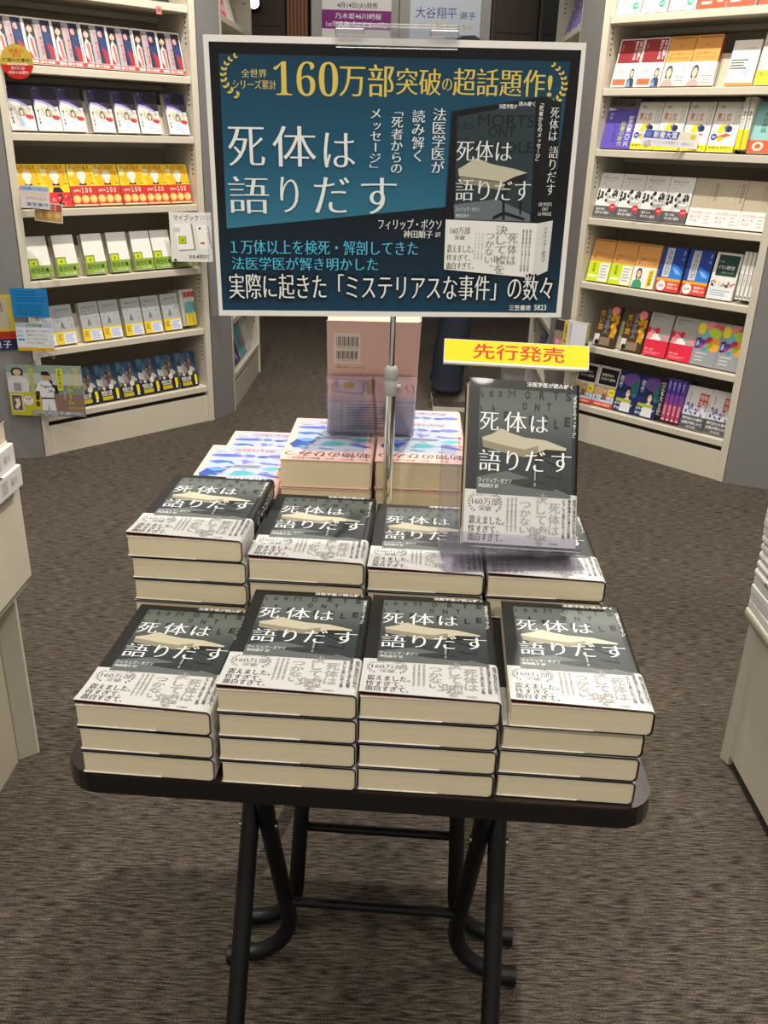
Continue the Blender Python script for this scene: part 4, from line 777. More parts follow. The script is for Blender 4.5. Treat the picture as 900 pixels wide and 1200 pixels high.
def rest(o, W, row, x0, x1):
    """sloped rest behind a run of face-out books"""
    m = MB(); X = T(0, YB + .0042, BOARD[row] + TH + .0012) @ RX(90 - LEAN)
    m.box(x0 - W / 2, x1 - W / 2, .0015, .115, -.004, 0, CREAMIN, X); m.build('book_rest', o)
ORD = ['first', 'second', 'third', 'fourth', 'fifth', 'sixth', 'seventh', 'eighth']
def on_shelf(CM, W, row, left, kind, label, group, spine=False, dy=0.0, zoff=0.0):
    parts = B[kind]; bb = [v.co for v in parts[1][1].vertices]
    w = max(v.x for v in bb) - min(v.x for v in bb); t = max(v.z for v in bb) - max(0, min(v.z for v in bb))
    z = BOARD[row] + TH + .0012 if isinstance(row, int) else row
    if spine:
        M = CM @ T(left - W / 2 + spine, .018 + w, z) @ RX(-LEAN * .6) @ Matrix(((0, 0, -1, 0), (-1, 0, 0, 0), (0, 1, 0, 0), (0, 0, 0, 1))) @ T(w / 2, 0, 0)
    else:
        M = CM @ T(left - W / 2 + w / 2, YB + dy, z) @ RX(90 - LEAN)
    return place_book(parts, M, label, group)

def shelf_row(CM, W, row, lefts, kinds, where, wmax):
    o_ = LC if CM is LM else RC; run = None
    """books of a row set side by side; each keeps clear of the one before it"""
    prev = .0295; cnt = {}; tot = {}
    for k in kinds: tot[k] = tot.get(k, 0) + 1
    for left, k in zip(lefts, kinds):
        name, short = NAMES[k]; cnt[k] = cnt.get(k, 0) + 1
        bb = B[k][1][1]; xs = [v.co.x for v in bb.vertices]; zs = [v.co.z for v in bb.vertices]; sp = k in SPINES
        w = (max(zs) - min(zs)) if sp else (max(xs) - min(xs))
        x = max(left, prev + (.0022 if sp else .0006)); prev = x + w + (.0012 if sp else 0)
        if not sp: run = [run[0] if run else x + .004, x + w - .002]
        elif run: rest(o_, W, row, *run); run = None
        if tot[k] == 1: lb = '%s, %s' % (name, where)
        else: lb = '%s from left of the %s, %s' % (ORD[cnt[k] - 1], short, where)
        on_shelf(CM, W, row, x, k, lb, short + ', ' + where if tot[k] > 1 else None, w if sp else False, dy=0 if sp else -.007 * random.random())
    if run: rest(o_, W, row, *run)
    if prev > wmax: print('ROW OVER', where, round(prev, 3), wmax)
SPINES = {'tricolour', 'greyspine', 'prizespine', 'whitespine', 'blackspine', 'magentaspine'}
NAMES = {'noir': ('', 'white framed portrait paperbacks'), 'night': ('', 'purple night sky paperbacks'), 'butter': ('', 'yellow paperbacks with lemon bands'), 'butter2': ('yellow paperback with a red band bearing the numeral 2', ''),
 'mybook': ('', 'white paperbacks with green foot bands'), 'scribble': ('', 'grey paperbacks with yellow bands'), 'storm': ('', 'dark blue paperbacks with black bands'), 'tricolour': ('', 'red, teal and yellow spines'), 'greyspine': ('plain grey book spine beside the tricolour spines', ''),
 'redpink': ('red and pink paperback', ''), 'whitered': ('white paperback with red title', ''), 'darkbook': ('', 'black paperbacks'),
 'mint': ('', 'white books with green discs'), 'orangetop': ('', 'white books with orange feet'), 'crimson': ('', 'crimson and white books'), 'orangelady': ('', 'tan books with a drawn woman'), 'animals_white': ('small white book with an orange foot', ''), 'flowerpink': ('grey patterned book with a pink flower', ''),
 'magazine': ('purple magazine with a grey head strip', ''), 'prize': ('', 'white books with yellow foot bands'), 'prizespine': ('', 'white and yellow spines'), 'teal': ('pale teal book with an orange band', ''), 'crowd': ('', 'crowd photograph covers with red discs'), 'beige': ('', 'beige books with white bands'),
 'amberlime': ('', 'amber books with lime bands'), 'amberface': ('amber book with a face on its white band', ''), 'blue': ('', 'deep blue books with red bands'), 'forest': ('white book with a dark green panel', ''), 'whitespine': ('', 'white spines'), 'amberlords': ('', 'brown books with amber lettering'), 'hearts': ('', 'grey books with red hearts bands'),
 'confetti': ('', 'grey books with bright confetti shapes'), 'brandblack': ('', 'tan banded books with black panels'), 'purpleman': ('', 'indigo books with a portrait'), 'blackspine': ('thick black book spine with white characters', ''), 'magentaspine': ('', 'violet to magenta spines'), 'redseal': ('', 'pale books with a red seal')}
SW_ = lambda i, s: '%s bookcase, %s shelf' % (s, ['bottom', 'sixth', 'fifth', 'fourth', 'third', 'second', 'top'][i])
# left bookcase
shelf_row(LM, LW, 6, [.20, .34, .47, .60], ['redpink', 'whitered', 'darkbook', 'darkbook'], SW_(6, 'left'), LW - .028)
shelf_row(LM, LW, 5, [.0297, .1339, .2381, .3423, .4465, .5507, .6549], ['noir'] * 7, SW_(5, 'left'), LW - .028)
shelf_row(LM, LW, 4, [.040, .136, .228, .346, .446, .542, .665], ['night'] * 7, SW_(4, 'left'), LW - .028)
shelf_row(LM, LW, 3, [.0297, .1339, .2381, .3423, .4465, .5507, .6549], ['butter', 'butter2'] + ['butter'] * 5, SW_(3, 'left'), LW - .028)
shelf_row(LM, LW, 2, [.040, .147, .262, .368, .470, .560, .662], ['mybook'] * 7, SW_(2, 'left'), LW - .028)
shelf_row(LM, LW, 1, [.031, .115, .226, .312, .408, .497, .590, .676, .693, .71, .727], ['scribble'] * 7 + ['greyspine'] + ['tricolour'] * 3, SW_(1, 'left'), LW - .028)
shelf_row(LM, LW, 0, [.078, .175, .268, .362, .456, .55, .647], ['storm'] * 7, SW_(0, 'left'), LW - .028)
# right bookcase
shelf_row(RM, RW, 6, [.031, .14, .249, .36, .468, .576], ['mint'] * 3 + ['orangetop'] * 3, SW_(6, 'right'), RW - .028)
shelf_row(RM, RW, 5, [.045, .15, .255, .358, .50, .61], ['crimson', 'crimson', 'orangelady', 'orangelady', 'animals_white', 'flowerpink'], SW_(5, 'right'), RW - .028)
shelf_row(RM, RW, 4, [.031, .162, .266, .37, .476, .585, .604, .625], ['magazine'] + ['prize'] * 4 + ['prizespine'] * 2 + ['teal'], SW_(4, 'right'), RW - .028)
shelf_row(RM, RW, 3, [.030, .132, .235, .337, .44, .54, .64], ['crowd'] * 4 + ['beige'] * 3, SW_(3, 'right'), RW - .028)
shelf_row(RM, RW, 2, [.036, .14, .244, .352, .46, .568, .683, .696, .709, .722], ['amberlime', 'amberlime', 'amberface', 'blue', 'blue', 'forest'] + ['whitespine'] * 4, SW_(2, 'right'), RW - .028)
shelf_row(RM, RW, 1, [.105, .23, .338, .445, .54, .646], ['amberlords'] * 2 + ['hearts'] * 2 + ['confetti'] * 2, SW_(1, 'right'), RW - .028)
shelf_row(RM, RW, 0, [.03, .132, .234, .336, .4385, .466, .484, .502, .520, .5385, .641], ['brandblack'] * 2 + ['purpleman'] * 2 + ['blackspine'] + ['magentaspine'] * 4 + ['redseal'] * 2, SW_(0, 'right'), RW - .028)
rest(LF, LFW, 0, .03, LFW - .03); rest(LF, LFW, 6, .03, LFW - .03); rest(RF, RFW, 0, .03, RFW - .03); rest(RF, RFW, 6, .03, RFW - .03)
# clear rack hung from a shelf lip, with two books standing in it
RK = RM @ T(-RW / 2 + .05, -.012, .395)
rk = thing('clear_rack', RK, 'clear acrylic rack hung on the right bookcase beside the yellow sign', 'rack')
m = MB(); m.box(-.10, .10, -.004, -.001, -.030, .045, CLEAR); m.build('back_plate', rk); m = MB(); m.box(-.10, .10, -.085, -.0045, -.030, -.0275, CLEAR); m.build('base', rk); m = MB(); m.box(-.10, .10, -.087, -.0845, -.030, -.002, CLEAR); m.build('front_lip', rk)
place_book(B['pinkgreybook'], RK @ T(-.038, -.022, -.0265) @ RX(88), 'dark and pink book at the back of the clear rack', None)
place_book(B['citybook'], RK @ T(.032, -.056, -.0265) @ RX(86), 'pale grey book with a yellow strip in the clear rack', None)
# far bookcases
for x, k, lb in ((.04, 'plainyellow', 'yellow book at the near end, top shelf of the passage bookcase'), (.20, 'redpink', 'red book between yellow and white ones, top of the passage bookcase'), (.34, 'plainwhite', 'white book beside the red one, top shelf of the passage bookcase')):
    on_shelf(LFM, LFW, 6, x, k, lb, None)
for x, k, lb in ((.03, 'plainyellow', 'yellow book on the lowest shelf of the edge-on left bookcase'), (.18, 'plainpurple', 'purple book between yellow and teal ones in the passage'), (.33, 'plainteal', 'teal book with a pink flower in the passage bookcase'), (.50, 'plainwhite', 'white book at the far end of the passage bookcase')):
    on_shelf(LFM, LFW, 0, x, k, lb, None)
for i, (x, k) in enumerate(((.05, 'violetdots'), (.22, 'violetdots'), (.39, 'violetdots'), (.57, 'plainwhite'))):
    on_shelf(RFM, RFW, 6, x, k, '%s violet dotted book from the far end, upper shelf beyond the right bookcase' % ORD[i] if k == 'violetdots' else 'white book at the near end of the shelf of violet books', 'violet dotted books' if k == 'violetdots' else None)
for i, (x, k) in enumerate(((.10, 'violetdots'), (.30, 'plainwhite'), (.50, 'violetdots'))):
    on_shelf(RFM, RFW, 0, x, k, ['violet dotted book low down, behind the clear stand of the yellow sign', 'white book low down between two violet dotted books', 'violet dotted book nearest the end, low down beyond the right bookcase'][i], None)

# ------------------------------------------------------------------ table
TW = Matrix.Translation((-.0175, .6585, 0)) @ RZ(-3.08)
tb = thing('folding_table', TW, 'dark brown folding table on black tube legs, loaded with book stacks', 'table')
ZT = .65
DW = mat('#2e211d', .32, noise=.35, nscale=2.2, stretch=(1.0, 9, 3), name='dark_walnut_laminate', coat=.2)
EDGE = mat('#191514', .4, name='black_edge_band')
def rrect(x0, x1, y0, y1, r, n=6):
    o = []
    for cx, cy, a in ((x1 - r, y0 + r, -90), (x1 - r, y1 - r, 0), (x0 + r, y1 - r, 90), (x0 + r, y0 + r, 180)):
        o += [(cx + r * math.cos(R(a + 90 * k / n)), cy + r * math.sin(R(a + 90 * k / n))) for k in range(n + 1)]
    return o
m = MB(); m.prism(rrect(-.287, .280, 0, .85, .035), ZT - .002, ZT, DW)
m.prism(rrect(-.288, .281, -.001, .851, .036), ZT - .022, ZT - .002, EDGE); m.build('tabletop', tb, .0015, 2)
RT = .0125
for s in (-1, 1):
    for (ya, yb) in ((.10, .465), (.75, .385)):
        m = MB(); m.tube([(s * .172, ya, .012), (s * .172, yb, ZT - .022)], RT, BLACKTUBE)
        l = m.build('leg', tb); q = MB(); q.tube([(s * .172, ya - .004 * (1 if ya < .4 else -1), 0), (s * .172, ya + .004 * (1 if ya < .4 else -1), .03)], .0142, BLACKTUBE); q.build('foot_cap', l)
    for (yt, yp, yf, ye, xt, xp) in ((.25, .295, .352, .337, .165, .148), (.60, .50, .418, .412, .117, .123)):
        pts = [(s * xt, yt, ZT - .022), (s * xp, yp, .325), (s * .130, yf, .085)]
        for k in range(1, 7):
            a = R(15 * k); pts.append((s * (.130 + .065 * (1 - math.cos(a))), yf + (ye - yf) * .5 * (1 - math.cos(a)), .085 - .0715 * math.sin(a)))
        pts.append((s * .222, ye, .0135))
        m = MB(); m.tube(pts, RT, BLACKTUBE); l = m.build('leg', tb)
        q = MB(); q.tube([(s * .205, ye, .0145), (s * .228, ye - .001, .0145)], .0145, BLACKTUBE); q.build('foot_cap', l)
    for y in (.285, .51):
        m = MB(); m.tube([(s * (.135 if y < .4 else .110), y + .01, .325), (s * .188, y + .01, .325)], .006, CHROME, 10); m.build('pivot_bolt', tb)
for y, z, x in ((.462, .17, .126), (.339, .135, .133)):
    m = MB(); m.tube([(-x, y, z), (x, y, z)], .0075, BLACKTUBE, 12); m.build('crossbar', tb)

# ------------------------------------------------------------------ stacks of the black paperback
CNT = ['leftmost', 'second', 'third', 'rightmost']
def stack(front_left, yaw, n, label, kind='corpse', t=MT, jit=0.0003, tops=None, kx=1.0, turn=0, z0=ZT, w=MW, h=MH, group=None, zs=1.0, seed=0, under='corpse_under'):
    rr = random.Random(seed); z = z0 + .0004
    for i in range(n):
        top = i == n - 1
        dx, dy, dr = (0, 0, 0) if top else (rr.uniform(-jit, jit) * 2, rr.uniform(-jit, jit), rr.uniform(-.25, .25))
        if tops and not top: dx += tops[0]; dy += tops[1]; dr += tops[2]
        M = Matrix.Translation((front_left[0], front_left[1], z)) @ RZ(yaw) @ T(w / 2 + dx, dy, 0) @ RZ(dr)
        if turn: M = M @ T(0, h, 0) @ RZ(180)
        pos = 'topmost' if top else ORD[n - 1 - i]
        lb = label % ('top book' if top else ORD[n - 1 - i] + ' book down')
        place_book(B[kind if top else under], M, lb, group, scale=(1, 1, zs))
        z += t * zs + .0013
G1 = 'black paperbacks with white bands, front row'; G2 = 'black paperbacks with white bands, second row'
stack((-.281, .672), -4.0, 3, '%s of the leftmost stack, front row of black paperbacks', group=G1, seed=1, tops=(.001, .001, .3))
stack((-.147, .664), -2.8, 4, '%s of the second stack from left, front row of black paperbacks', group=G1, seed=2)
stack((-.0175, .660), -2.6, 4, '%s of the third stack from left, front row of black paperbacks', group=G1, seed=3)
stack((.1182, .655), -3.6, 4, '%s of the rightmost stack, front row of black paperbacks', group=G1, seed=4, tops=(-.005, .003, .3))
stack((-.2805, .866), -3.5, 6, '%s of the leftmost stack, second row of black paperbacks', group=G2, seed=5, tops=(.003, .002, 0))
stack((-.1475, .861), -3.0, 5, '%s of the second stack from left, second row of black paperbacks', group=G2, seed=6, zs=1.05)
stack((-.0165, .858), -2.6, 5, '%s of the third stack from left, second row of black paperbacks', group=G2, seed=7, zs=.985)
stack((.1148, .852), -2.8, 5, '%s of the rightmost stack, second row of black paperbacks', group=G2, seed=8, zs=.985)
# pink hardback stacks turned to face the far side
G3 = 'pink animal books'
PKW = .125
def pstack(fl, n, label, seed): stack(fl, -1.5, n, label, kind='pink', t=.0400, turn=1, w=PKW, group=G3, seed=seed, under='pink', jit=.0003)
pstack((-.2715, 1.098), 3, '%s of the low pink stack nearest the table left edge', 11)
pstack((-.272, 1.296), 2, '%s of the lowest pink stack, behind the left pink stack', 12)
pstack((-.1435, 1.118), 4, '%s of the pink stack left of the chrome pole', 13)
pstack((-.0145, 1.121), 4, '%s of the pink stack right of the chrome pole', 14)
pstack((.0, 1.318), 3, '%s of the pink stack behind the one right of the pole', 15)

# ------------------------------------------------------------------ sign on its pole
PX, PY = .004, 1.098
st = thing('sign_stand', T(PX, PY, ZT), 'chrome pole with grey clamp holding up the big teal poster', 'sign stand')
m = MB(); m.prism([(-.006, -.05), (.006, -.05), (.006, .012), (-.006, .012)], .0004, .004, CHROME); m.build('base_plate', st)
m = MB(); m.tube([(0, 0, .004), (0, 0, .29)], .0068, CHROME, 20); m.build('lower_pole', st)
m = MB(); m.tube([(0, 0, .29), (0, 0, .66)], .0037, CHROME, 16); m.build('upper_pole', st)
GP = mat('#a9a9a4', .4, name='grey_clamp_plastic')
m = MB(); m.lathe([(.0072, .263), (.0086, .266), (.0086, .282), (.0075, .2835), (.0086, .285), (.0086, .296), (.006, .301), (.0038, .3015)], GP, 12); m.tube([(.007, -.002, .275), (.0125, -.003, .275)], .0035, GP, 10); m.build('clamp', st)
YAW = 3.6
PM = T(0.0, 1.0885, 1.1665) @ RZ(YAW) @ RY(-.75)
# the clip is part of the stand
Mi = st.matrix_world.inverted() @ PM
m = MB()
for a, b in ((-.0095, -.0075), (.0035, .0055)): m.box(-.067, .067, a, b, .1405 if a < 0 else .12, .1645, CLEAR, Mi)
m.box(-.067, .067, -.0075, .0035, .162, .1645, CLEAR, Mi)
m.box(-.067, -.036, -.0115, -.0095, .153, .159, clear_mat('frosted_acrylic', (.98, .98, .98), .5, .2), Mi); m.box(.036, .067, -.0115, -.0095, .153, .159, clear_mat('frosted_acrylic', (.98, .98, .98), .5, .2), Mi)
m.prism([(-.0105, .160), (.0105, .160), (.008, .153), (-.008, .153)][::-1], .0095, .0125, CLEAR, Mi @ RX(90)); m.build('clip', st, .0008, 1)
w, h = .42, .3015
po = thing('poster', PM, 'large dark teal poster with yellow and white Japanese lettering, clipped to the pole', 'poster')
INKS = {'POSTERTEAL': ramp_mat('poster_teal_ink', 2, .13, -.07, [(0, '#123c53'), (.55, '#1f5c79'), (1, '#3a829c')], .35, .2), 'POSTERDARK': ramp_mat('poster_dark_ink', 2, .04, -.14, [(0, '#0d0e10'), (.30, '#0b0d11'), (.75, '#072a3d'), (1, '#0a3d57')], .35, .2)}
m = MB(); m.box(-w / 2, w / 2, -.003, .001, -h / 2, h / 2, mat('#f3f0ea', .5, name='white_foam_board'))
Print(m, lambda u, v, hh: (-w / 2 + u * w, -.003 - hh, h / 2 - v * h), special=INKS, res=4, step=.00004).run(POSTER_ART)
m.build('printed_board', po)
m = MB(); m.box(-w / 2 - .009, w / 2 + .002, .0013, .0026, -h / 2 - .001, h / 2 + .0005, CLEAR); m.build('clear_backing', po)

# ------------------------------------------------------------------ display copy, its stand and the yellow sign
DM = T(.1537, .9285, .887) @ RZ(5.4) @ RX(-30.1) @ RY(4)
q = place_book(B['corpse_flat'], DM @ T(0, 0, -MH / 2) @ RX(90) @ T(0, 0, -MT), 'black paperback standing upright in the clear stand under the yellow sign', None)
SM = T(.1537, .9285, .887) @ RZ(5.4) @ RX(-30.1) @ RY(4)
so = thing('book_stand', SM, 'clear acrylic stand holding up the display copy and the yellow sign', 'book stand')
bt = MT + .0015
m = MB(); m.box(-.088, .066, bt, bt + .003, -.0945, .02, CLEARV); m.build('back_plate', so, .0006, 1)
m = MB(); m.box(-.088, .066, -.006, bt + .003, -.0975, -.0945, CLEARV); m.build('ledge', so, .0006, 1)
m = MB(); m.box(-.088, .066, -.009, -.006, -.0975, -.082, CLEARV); m.build('front_lip', so, .0006, 1)
m = MB(); m.box(-.018, .018, bt + .003, bt + .006, -.05, .142, CLEARV); m.box(-.018, .018, bt - .001, bt + .003, .098, .101, CLEARV); m.build('sign_arm', so, .0006, 1)
m = MB(); m.box(-.088, .066, -.028, .05, 0, .0015, CLEARV, SM.inverted() @ T(.1537, .885, .7874) @ RZ(5.4)); m.build('foot_plate', so)
Ms = SM.inverted()
m = MB()
YG = T(.147, 1.0035, .9935) @ RZ(-.9) @ RY(1.2) @ RX(-30)
yo = thing('shelf_sign', YG, 'yellow strip sign with red lettering above the standing paperback', 'sign')
lw, lh = .167, .0262
m = MB(); m.box(-lw / 2, lw / 2, 0, .007, -lh / 2 - .002, lh / 2, mat('#efeee9', .4, name='white_plastic')); 
pr = Print(m, lambda u, v, hh: (-lw / 2 + u * lw, -hh, lh / 2 - v * lh)); pr.r(0.004, .02, .996, .98, '#f6e400')
pr.t('先行発売', .20, .14, .83, .84, '#e2261c', 'b'); m.build('panel', yo, .0003, 1)
m = MB(); m.box(-.016, .02, .0071, .0085, -.034, .008, CLEAR); m.build('mount', yo)

# pink display copy turned to the far side, with a leaflet holder
AM = T(-.0225, 1.222, .8172) @ RZ(2) @ RX(22)
place_book(B['pink'], AM @ T(.0, .0065, 0) @ RZ(180) @ RX(90) @ T(0, .001, .0005), 'pink book standing with its barcoded back outward, behind the chrome pole', None)
ho = thing('leaflet_holder', AM, 'clear acrylic holder with a printed leaflet in front of the pink book', 'leaflet holder')
m = MB(); m.box(-.064, .062, 0, .002, 0, .104, CLEARV); m.build('front_panel', ho, .0005, 1)
m = MB(); m.box(-.064, .062, 0.002, .05, -.0015, .0005, CLEARV); m.build('base', ho, .0005, 1)
m = MB(); m.box(-.056, .060, .003, .0045, .003, .102, mat('#c9bcb8', .6, name='leaflet_paper'))
lh_, lw_ = .099, .116
pr = Print(m, lambda u, v, hh: (-.056 + u * lw_, .003 - hh, .102 - v * lh_))
pr.r(0, 0, 1, .42, '#d3b3ab'); pr.p([(.04, .02), (.40, .05), (.38, .32), (.02, .28)], '#8f93b8'); pr.p([(.07, .05), (.37, .08), (.35, .28), (.06, .25)], '#c9c7cf'); pr.e(.20, .15, .07, .06, '#c9b45c'); pr.p([(.42, .04), (.52, .04), (.50, .3), (.42, .3)], '#a59a6a'); pr.r(.0, .42, 1, .44, '#b39e99')
for i in range(10): pr.r(.10, .48 + i * .048, .13, .495 + i * .048, '#5b5350'); pr.r(.17, .48 + i * .048, .55 + .08 * ((i * 3) % 4), .497 + i * .048, '#77706d')
pr.t('もくじ', .10, .445, .22, .47, '#5b5350'); pr.r(.70, .52, .98, .58, '#c46a60'); pr.r(.705, .53, .975, .57, '#cdbfbb'); m.build('leaflet', ho)

# ------------------------------------------------------------------ low display units flanking the aisle
du = thing('display_unit', T(-1.0, 1.0, 0), 'low cream display unit at the left edge, with a stack of hardbacks', 'display unit')
Mi = T(1.0, -1.0, 0)
m = MB(); m.box(-1.35, -.682, .55, 1.518, .413, .61, CREAM, Mi); m.build('upper_box', du, .002, 2)
m = MB(); m.box(-1.35, -.690, .55, 1.512, .396, .4125, CREAM, Mi); m.build('lip', du, .001, 1)
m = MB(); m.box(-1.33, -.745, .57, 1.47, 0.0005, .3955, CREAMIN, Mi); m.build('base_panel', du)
m = MB(); m.prism([(-.7445, 1.474), (-.715, 1.4985), (-.715, 1.507), (-.76, 1.507), (-.76, 1.474)], 0, .3955, CREAM, Mi); m.build('post', du, .001, 1)
du2 = thing('display_unit', T(1.05, 1.0, 0), 'low cream display unit at the right edge, with a stack of slim white books', 'display unit')
Mi = T(-1.05, -1.0, 0)
m = MB(); m.box(.737, 1.40, .55, 1.572, .343, .366, CREAM, Mi); m.build('top_slab', du2, .008, 3)
m = MB(); m.box(.753, 1.38, .57, 1.529, .025, .3425, CREAM, Mi); m.build('base_panel', du2)
m = MB(); m.prism([(.7535, 1.5295), (.7445, 1.5535), (.80, 1.5535), (.80, 1.5295)][::-1], 0, .3425, CREAM, Mi); m.build('post', du2, .001, 1)
m = MB(); m.box(.758, 1.37, .58, 1.52, 0, .0245, SLOT, Mi); m.build('toe_kick', du2)
z = .6104
HT = .0405
for i, (dx, turn) in enumerate(((.012, 0), (.006, 0), (-.002, 180), (-.008, 180))):
    M = T(-.679 + dx - .0725, 1.40 - .002 * i, z) @ RZ(1.0 * (i - 1)) @ RZ(turn) @ T(0, -.10, 0)
    lb = ['bottom white hardback of the left stack, rounded lettered spine outward', 'second white hardback from bottom, left stack, lettered spine outward', 'hardback third from bottom of the left stack, page edges outward', 'top hardback of the left stack, page edges outward'][i]
    place_book(B['hardcover'], M, lb, 'white hardbacks stacked on the left display unit', name='hardback_book'); z += HT + .0006
z = .3664
for i in range(13):
    k = 'slimtitled' if 4 <= i <= 8 else 'slimwhite'; t = .0175 if k == 'slimtitled' else .0165
    dx = [0, .001, 0, .001, -.001, .001, 0, .001, 0, -.002, -.003, -.002, -.003][i]
    M = T(.7405 + dx + .075, 1.462, z) @ RZ(.6 * ((i * 7) % 3 - 1)) @ RZ(180) @ T(0, -.105, 0)
    pos = ORD[i] if i < 8 else ['ninth', 'tenth', 'eleventh', 'twelfth', 'topmost'][i - 8]
    lb = '%s slim white book%s, right stack on the low unit' % ('topmost' if i == 12 else 'lowest' if i == 0 else pos, ' with lettered spine' if k == 'slimtitled' else '') + ('' if i in (0, 12) else ', from bottom')
    place_book(B[k], M, lb, 'slim white books stacked at the right edge'); z += t + .0009

# ------------------------------------------------------------------ cards, tags and small signs fixed to the bookcases
def card(name, c, w, h, base, ops, label, cat, yaw=0, stem=None, roll=0, rnd=None, thick=.0012):
    M = Matrix.Translation(c) @ RZ(yaw) @ RY(roll)
    o = thing(name, M, label, cat); m = MB(); bm = mat(base, .5, name='card_' + base.lstrip('#'))
    if rnd:
        n = 40; pts = [(w / 2 * math.cos(2 * PI * k / n), h / 2 * math.sin(2 * PI * k / n)) for k in range(n)]
        m.prism(pts, 0, thick, bm, RX(90))
        m.v = [(x, y, z) for x, y, z in m.v]
    else: m.box(-w / 2, w / 2, -thick, 0, -h / 2, h / 2, bm)
    Print(m, lambda u, v, hh: (-w / 2 + u * w, -thick - hh, h / 2 - v * h), res=3).run(ops)
    m.build('printed_card', o)
    if stem:
        for (x0, z0, x1, z1, y1) in stem:
            q = MB(); q.tube([(x0, .002, z0), (x0 + (x1 - x0) * .5, .004 + y1 * .5, z0 + (z1 - z0) * .5), (x1, y1, z1)], [.004, .004, .006], CLEAR, 8)
            q.box(x0 - .012, x0 + .012, -.004, .003, z0 - .004, z0 + .010, CLEAR); q.build('clip', o)
    return o
card('round_sign', (-1.287, 3.316, 1.413), .111, .106, '#d6b545', [('p', [(.5 + .5 * math.cos(R(a)), .5 + .5 * math.sin(R(a))) for a in range(10, 171, 8)], '#d5281f'), ('t', '読書の', .30, .12, .72, .25, '#d5572a', 'b'), ('t', '日', .40, .26, .62, .37, '#d5572a', 'b'), ('t', '待望の文庫化！', .06, .40, .95, .51, '#2d2412', 'b'), ('r', .2, .535, .82, .595, '#f0e6d6'), ('t', '大好評発売中', .28, .545, .74, .585, '#c43b2c'), ('t', '累計百万部', .30, .64, .72, .73, '#f8dcd3', 'b'), ('t', '突破の話題作', .20, .76, .82, .85, '#f8dcd3', 'b')],
     'round yellow and red sign hung on the left bookcase, above the purple books', 'sign', stem=[(0, -.02, .01, -.03, .055)], rnd=True)
card('shelf_card', (-1.324, 3.2551, .617), .1348, .1044, '#1f86c9', lines(.12, .10, .92, .52, 4, '#17639a', .35, 2) + lines(.12, .55, .95, .95, 5, '#17639a', .4, 3), 'blue handwritten card clipped in front of the left bookcase', 'card', stem=[(.01, -.055, .035, -.075, .04)])
card('shelf_card', (-1.3221, 3.257, .4909), .137, .1045, '#e9edf2', [('r', 0, 0, 1, .16, '#b9c6d8'), ('t', 'おすすめの本', .30, .03, .72, .14, '#3a4048', 'b'), ('r', .02, .24, .2, .36, '#c9d9ee'), ('r', .03, .42, .2, .50, '#a9c3e6'), ('r', .04, .56, .22, .64, '#6f97d6'), ('t', '静かな夜にそっと寄りそう', .28, .24, .95, .33, '#4b515a'), ('t', '言葉をみつけました', .28, .38, .82, .47, '#4b515a'), ('t', 'ページをめくるたび', .28, .52, .84, .61, '#4b515a'), ('t', 'やさしい気持ち', .28, .66, .70, .75, '#4b515a'), ('e', .84, .71, .13, .09, '#8fa3bd'), ('e', .84, .71, .12, .08, '#e9edf2'), ('r', 0, .88, 1, 1, '#e8b22b')],
     'white card with a yellow foot, below the blue card', 'card', stem=[(.02, -.055, .05, -.085, .035)])
bb = [('r', 0, 0, 1, .2, '#8fa39c'), ('r', 0, .16, 1, .38, '#b9c4bf'), ('r', 0, .38, 1, .62, '#7d9185'), ('r', 0, .56, 1, 1, '#8d7468'), ('r', 0, .54, .42, 1, '#c3c02e'), ('r', .30, .0, .36, .6, '#b6b86a')]
bb += figure(.145, .14, .065, '#1d1a1a', '#d9dad8', '#dcb79a') + [('p', [(0, .40), (.04, .30), (.24, .30), (.28, .42), (.28, .54), (0, .54)], '#d9dad8'), ('r', .08, .36, .18, .52, '#9a9b9c')]
bb += [('r', .02, .58, .18, .92, '#e3e0c8'), ('r', .03, .60, .165, .90, '#6a5a4c'), ('p', [(.06, .68), (.13, .66), (.14, .78), (.09, .88), (.06, .84), (.09, .74)], '#e3ded8'), ('e', .25, .70, .07, .09, '#efe9ee'), ('t', '奇跡', .21, .64, .29, .69, '#8a4a5a', 'b'), ('t', 'のバックホーム', .205, .71, .295, .75, '#8a4a5a')]
bb += [('p', [(.40, .36), (.45, .31), (.56, .31), (.63, .36), (.65, .48), (.60, .50), (.60, .64), (.62, .99), (.53, .99), (.515, .72), (.50, .99), (.42, .99), (.43, .64), (.41, .50), (.37, .56), (.36, .50)], '#e6e8ea'), ('r', .43, .63, .61, .66, '#1f2126'), ('e', .515, .20, .052, .085, '#c99a7c'), ('p', [(.455, .18), (.47, .12), (.55, .12), (.575, .17), (.60, .20), (.46, .19)], '#17191c'), ('p', [(.37, .50), (.42, .52), (.40, .68), (.355, .68)], '#221c1e'), ('p', [(.355, .54), (.41, .55), (.405, .59), (.355, .58)], '#8a2a30'), ('e', .375, .76, .03, .06, '#7a3a3c'), ('p', [(.60, .36), (.66, .40), (.67, .54), (.62, .56), (.62, .46), (.55, .29), (.60, .29)], '#1e1f24'), ('e', .57, .25, .03, .04, '#c99a7c'), ('t', 'Tigers', .43, .38, .60, .45, '#23252c', 'b'), ('t', '24', .53, .47, .59, .53, '#23252c', 'b'), ('e', .5, .62, .008, .01, '#e6e8ea')]
